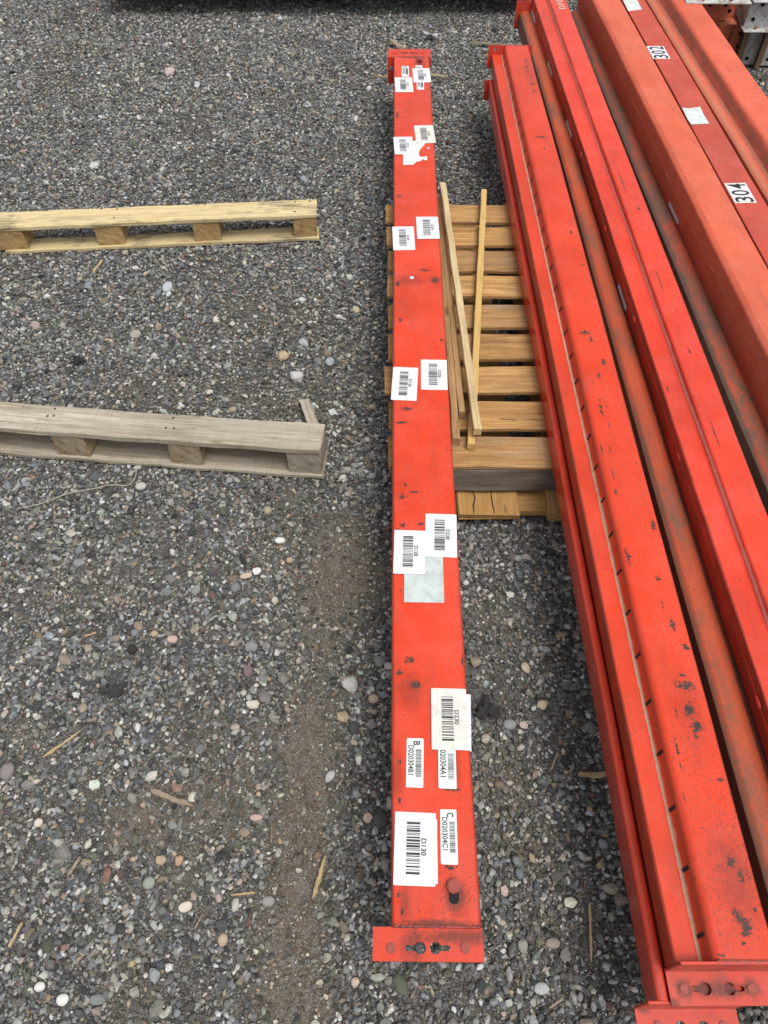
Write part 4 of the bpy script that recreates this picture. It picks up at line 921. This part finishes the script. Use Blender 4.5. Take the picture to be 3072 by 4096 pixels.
# black crumpled scraps
def rag(px, py, wpx, hpx, label, seed, c=(.028, .027, .026)):
    p = bp(px, py, .01); dpt = CH/(SN+(py-2048)/F*CS); W = wpx/F*dpt; H_ = bp(px, py-hpx/2).y-bp(px, py+hpx/2).y
    R_ = random.Random(seed); n = 18; V = []; Fc = []
    for i in range(n+1):
        for j in range(n+1):
            u, v = i/n-.5, j/n-.5; a_ = math.atan2(v, u); r_ = math.hypot(u, v)*2
            rad = 1+.28*math.sin(3*a_+seed)+.18*math.sin(5*a_+2*seed)+.1*math.sin(9*a_)
            k_ = min(1, 1.0/max(r_, 1e-3)) if r_ > 1 else 1
            V.append((u*W*rad*k_, v*H_*rad*k_, .006*(1-min(1, r_))+.004*math.sin(14*u+3*v)*math.cos(11*v)+R_.uniform(0, .0015)))
    for i in range(n):
        for j in range(n): a_ = i*(n+1)+j; Fc.append((a_, a_+n+1, a_+n+2, a_+1))
    o = mesh_obj('rubber_scrap', V, Fc, plain('black_rubber_'+str(seed), c, .9, var=.4), None, True, (p.x, p.y, .011))
    so = o.modifiers.new('thick', 'SOLIDIFY'); so.thickness = .002
    tag(o, label, 'rubber scrap', 'black scraps on the gravel')
rag(1952, 2838, 88, 74, 'ragged black scrap on the gravel between the lone beam and the stack', 3)
rag(455, 2762, 92, 52, 'ragged dark grey scrap on the gravel at the left', 5, (.035, .035, .036))
rag(315, 1442, 50, 26, 'small black scrap on the gravel between the bearers', 8, (.02, .02, .02))
rag(1720, 152, 34, 16, 'small black lump beyond the lone beam', 9, (.02, .02, .02))

# ------------------------------------------------------------------ stack of punched column ends, upper right
def rusty(name, c, rust=.5):
    k = NT(name); o = k.tc.outputs['Object']
    a = k.mix(k.ramp(k.noise(o, 18, 5, .6), (.35, .7)), c, tuple(v*.78 for v in c))
    a = k.mix(k.ramp(k.noise(o, 34, 6, .72), (.58-.16*rust, .66, 0, .9)), a, (.15, .075, .035))
    a = k.mix(k.ramp(k.noise(o, 60, 6, .75), (.60-.06*rust, .68, 0, .9)), a, (.05, .032, .022))
    return k.out(a, .65, k.bump(k.noise(o, 90, 4), .3, .002))
wpost = rusty('white_rusty_paint', (.46, .48, .47), .6); gpost = rusty('grey_rusty_paint', (.30, .33, .33), 1.0); rpost = rusty('brown_rust', (.14, .085, .055), 1.0); opost = rusty('orange_rusty_paint', (.42, .10, .045), .4)
def column(px0, px1, pyb, zb, W, Hh, mat, holes, label, side=False, flange=None, L=1.2, group='punched steel columns stacked at the upper right'):
    """column lying away from the viewer; its near end shows a punched plate"""
    p = bp(px0, pyb, zb); e = empty('storage_rack_post', (p.x, p.y, zb), -.02); tag(e, label, 'rack post', group)
    outer = [(0, 0), (W, 0), (W, Hh), (0, Hh)]
    poly_plate('end_plate', outer, [circ(x*W, y*Hh, .0075, 14) for x, y in holes], .004, mat, e, (0, .002, 0), (math.pi/2, 0, 0))
    t = .004
    # channel: web and two flanges running back
    bm = bmesh.new()
    for (sx_, sz_, cx_, cz_) in ((t, Hh, t/2, Hh/2), (t, Hh, W-t/2, Hh/2), (W-2*t, t, W/2, Hh-t/2), (W-2*t, t, W/2, t/2)):
        r = bmesh.ops.create_cube(bm, size=1); bmesh.ops.scale(bm, vec=(sx_, L, sz_), verts=r['verts']); bmesh.ops.translate(bm, vec=(cx_, L/2+.0045, cz_), verts=r['verts'])
    bm_obj('channel', bm, mat, e)
    if side: box('side_flange', (.022, .03, Hh*1.05), (-.011, -.004, Hh*.49), rpost, e, .001)
    if flange:
        for zf in flange:
            box('foot_flange', (W+.018, .050, .005), (W/2, -.018, zf*Hh+.0025), mat, e, .001)
            for bx in (.25, .72): cyl('bolt', .0055, .007, (W*bx, -.024, zf*Hh+.008), opost, e, 6, 0)
    return e
column(2952, 3030, 258, .012, .090, .150, gpost, ((.30, .15), (.75, .15), (.72, .88)), 'grey rusty punched column end on the ground, left of its twin', side=True)
column(3034, 3100, 262, .010, .090, .150, gpost, ((.30, .15), (.75, .15), (.2, .88)), 'grey stained punched column end on the ground, at the photo\'s right border', side=True)
column(2898, 2945, 232, .03, .060, .150, opost, ((.45, .86), (.55, .60), (.62, .30)), 'orange punched column end standing beside the grey ones')
column(2838, 2890, 216, .04, .060, .140, opost, ((.3, .86),), 'orange column end partly hidden behind the rightmost beam')
column(2972, 3100, 112, .172, .15, .100, wpost, ((.30, .80), (.18, .30)), 'white punched column laid on top of the grey ends', flange=(0, 1))
column(2790, 2895, 80, .190, .13, .085, opost, ((.25, .62), (.70, .62), (.86, .36)), 'orange punched column laid on the orange ends', flange=(0,))
column(2745, 2930, -2, .285, .22, .10, wpost, ((.3, .5),), 'white column on the very top of the stack at the upper right', flange=(0,))

# ------------------------------------------------------------------ bundle of beams beyond the frame's top, raised on dunnage; its shade falls on the gravel
far_m = paint('rust_orange_paint', (.34, .10, .05), dust=.5, chip_amt=.6, rough=.6)
for i in range(5):
    e = empty('storage_rack_bar', (-.25, 3.93+.17*i, .105), math.pi/2*0)
    tag(e, ('nearest', 'second nearest', 'middle', 'second farthest', 'farthest')[i]+' rusty orange bar of the raised bundle at the top border', 'rack bar', 'rack bars in the far bundle')
    bm = bmesh.new(); bmesh.ops.create_cube(bm, size=1); bmesh.ops.scale(bm, vec=(1.95, .158, .12), verts=bm.verts); bmesh.ops.bevel(bm, geom=list(bm.edges), offset=.006, segments=2, affect='EDGES')
    bm_obj('beam_body', bm, far_m, e, (0, 0, .06))
    for s in (-1, 1): box('connector_plate', (.004, .13, .17), (s*.978, 0, .05), far_m, e, .001)
dn = wood('dunnage_wood', (.20, .13, .07), (.12, .07, .04))
for i, x in enumerate((-1.0, .45)):
    o = board('dunnage_timber', .95, .09, .098, dn, None, (x, 4.60, .053), (0, 0, math.pi/2)); tag(o, 'square timber carrying the far bundle, '+('left one' if i == 0 else 'right one'), 'timber', 'timbers under the far bundle')
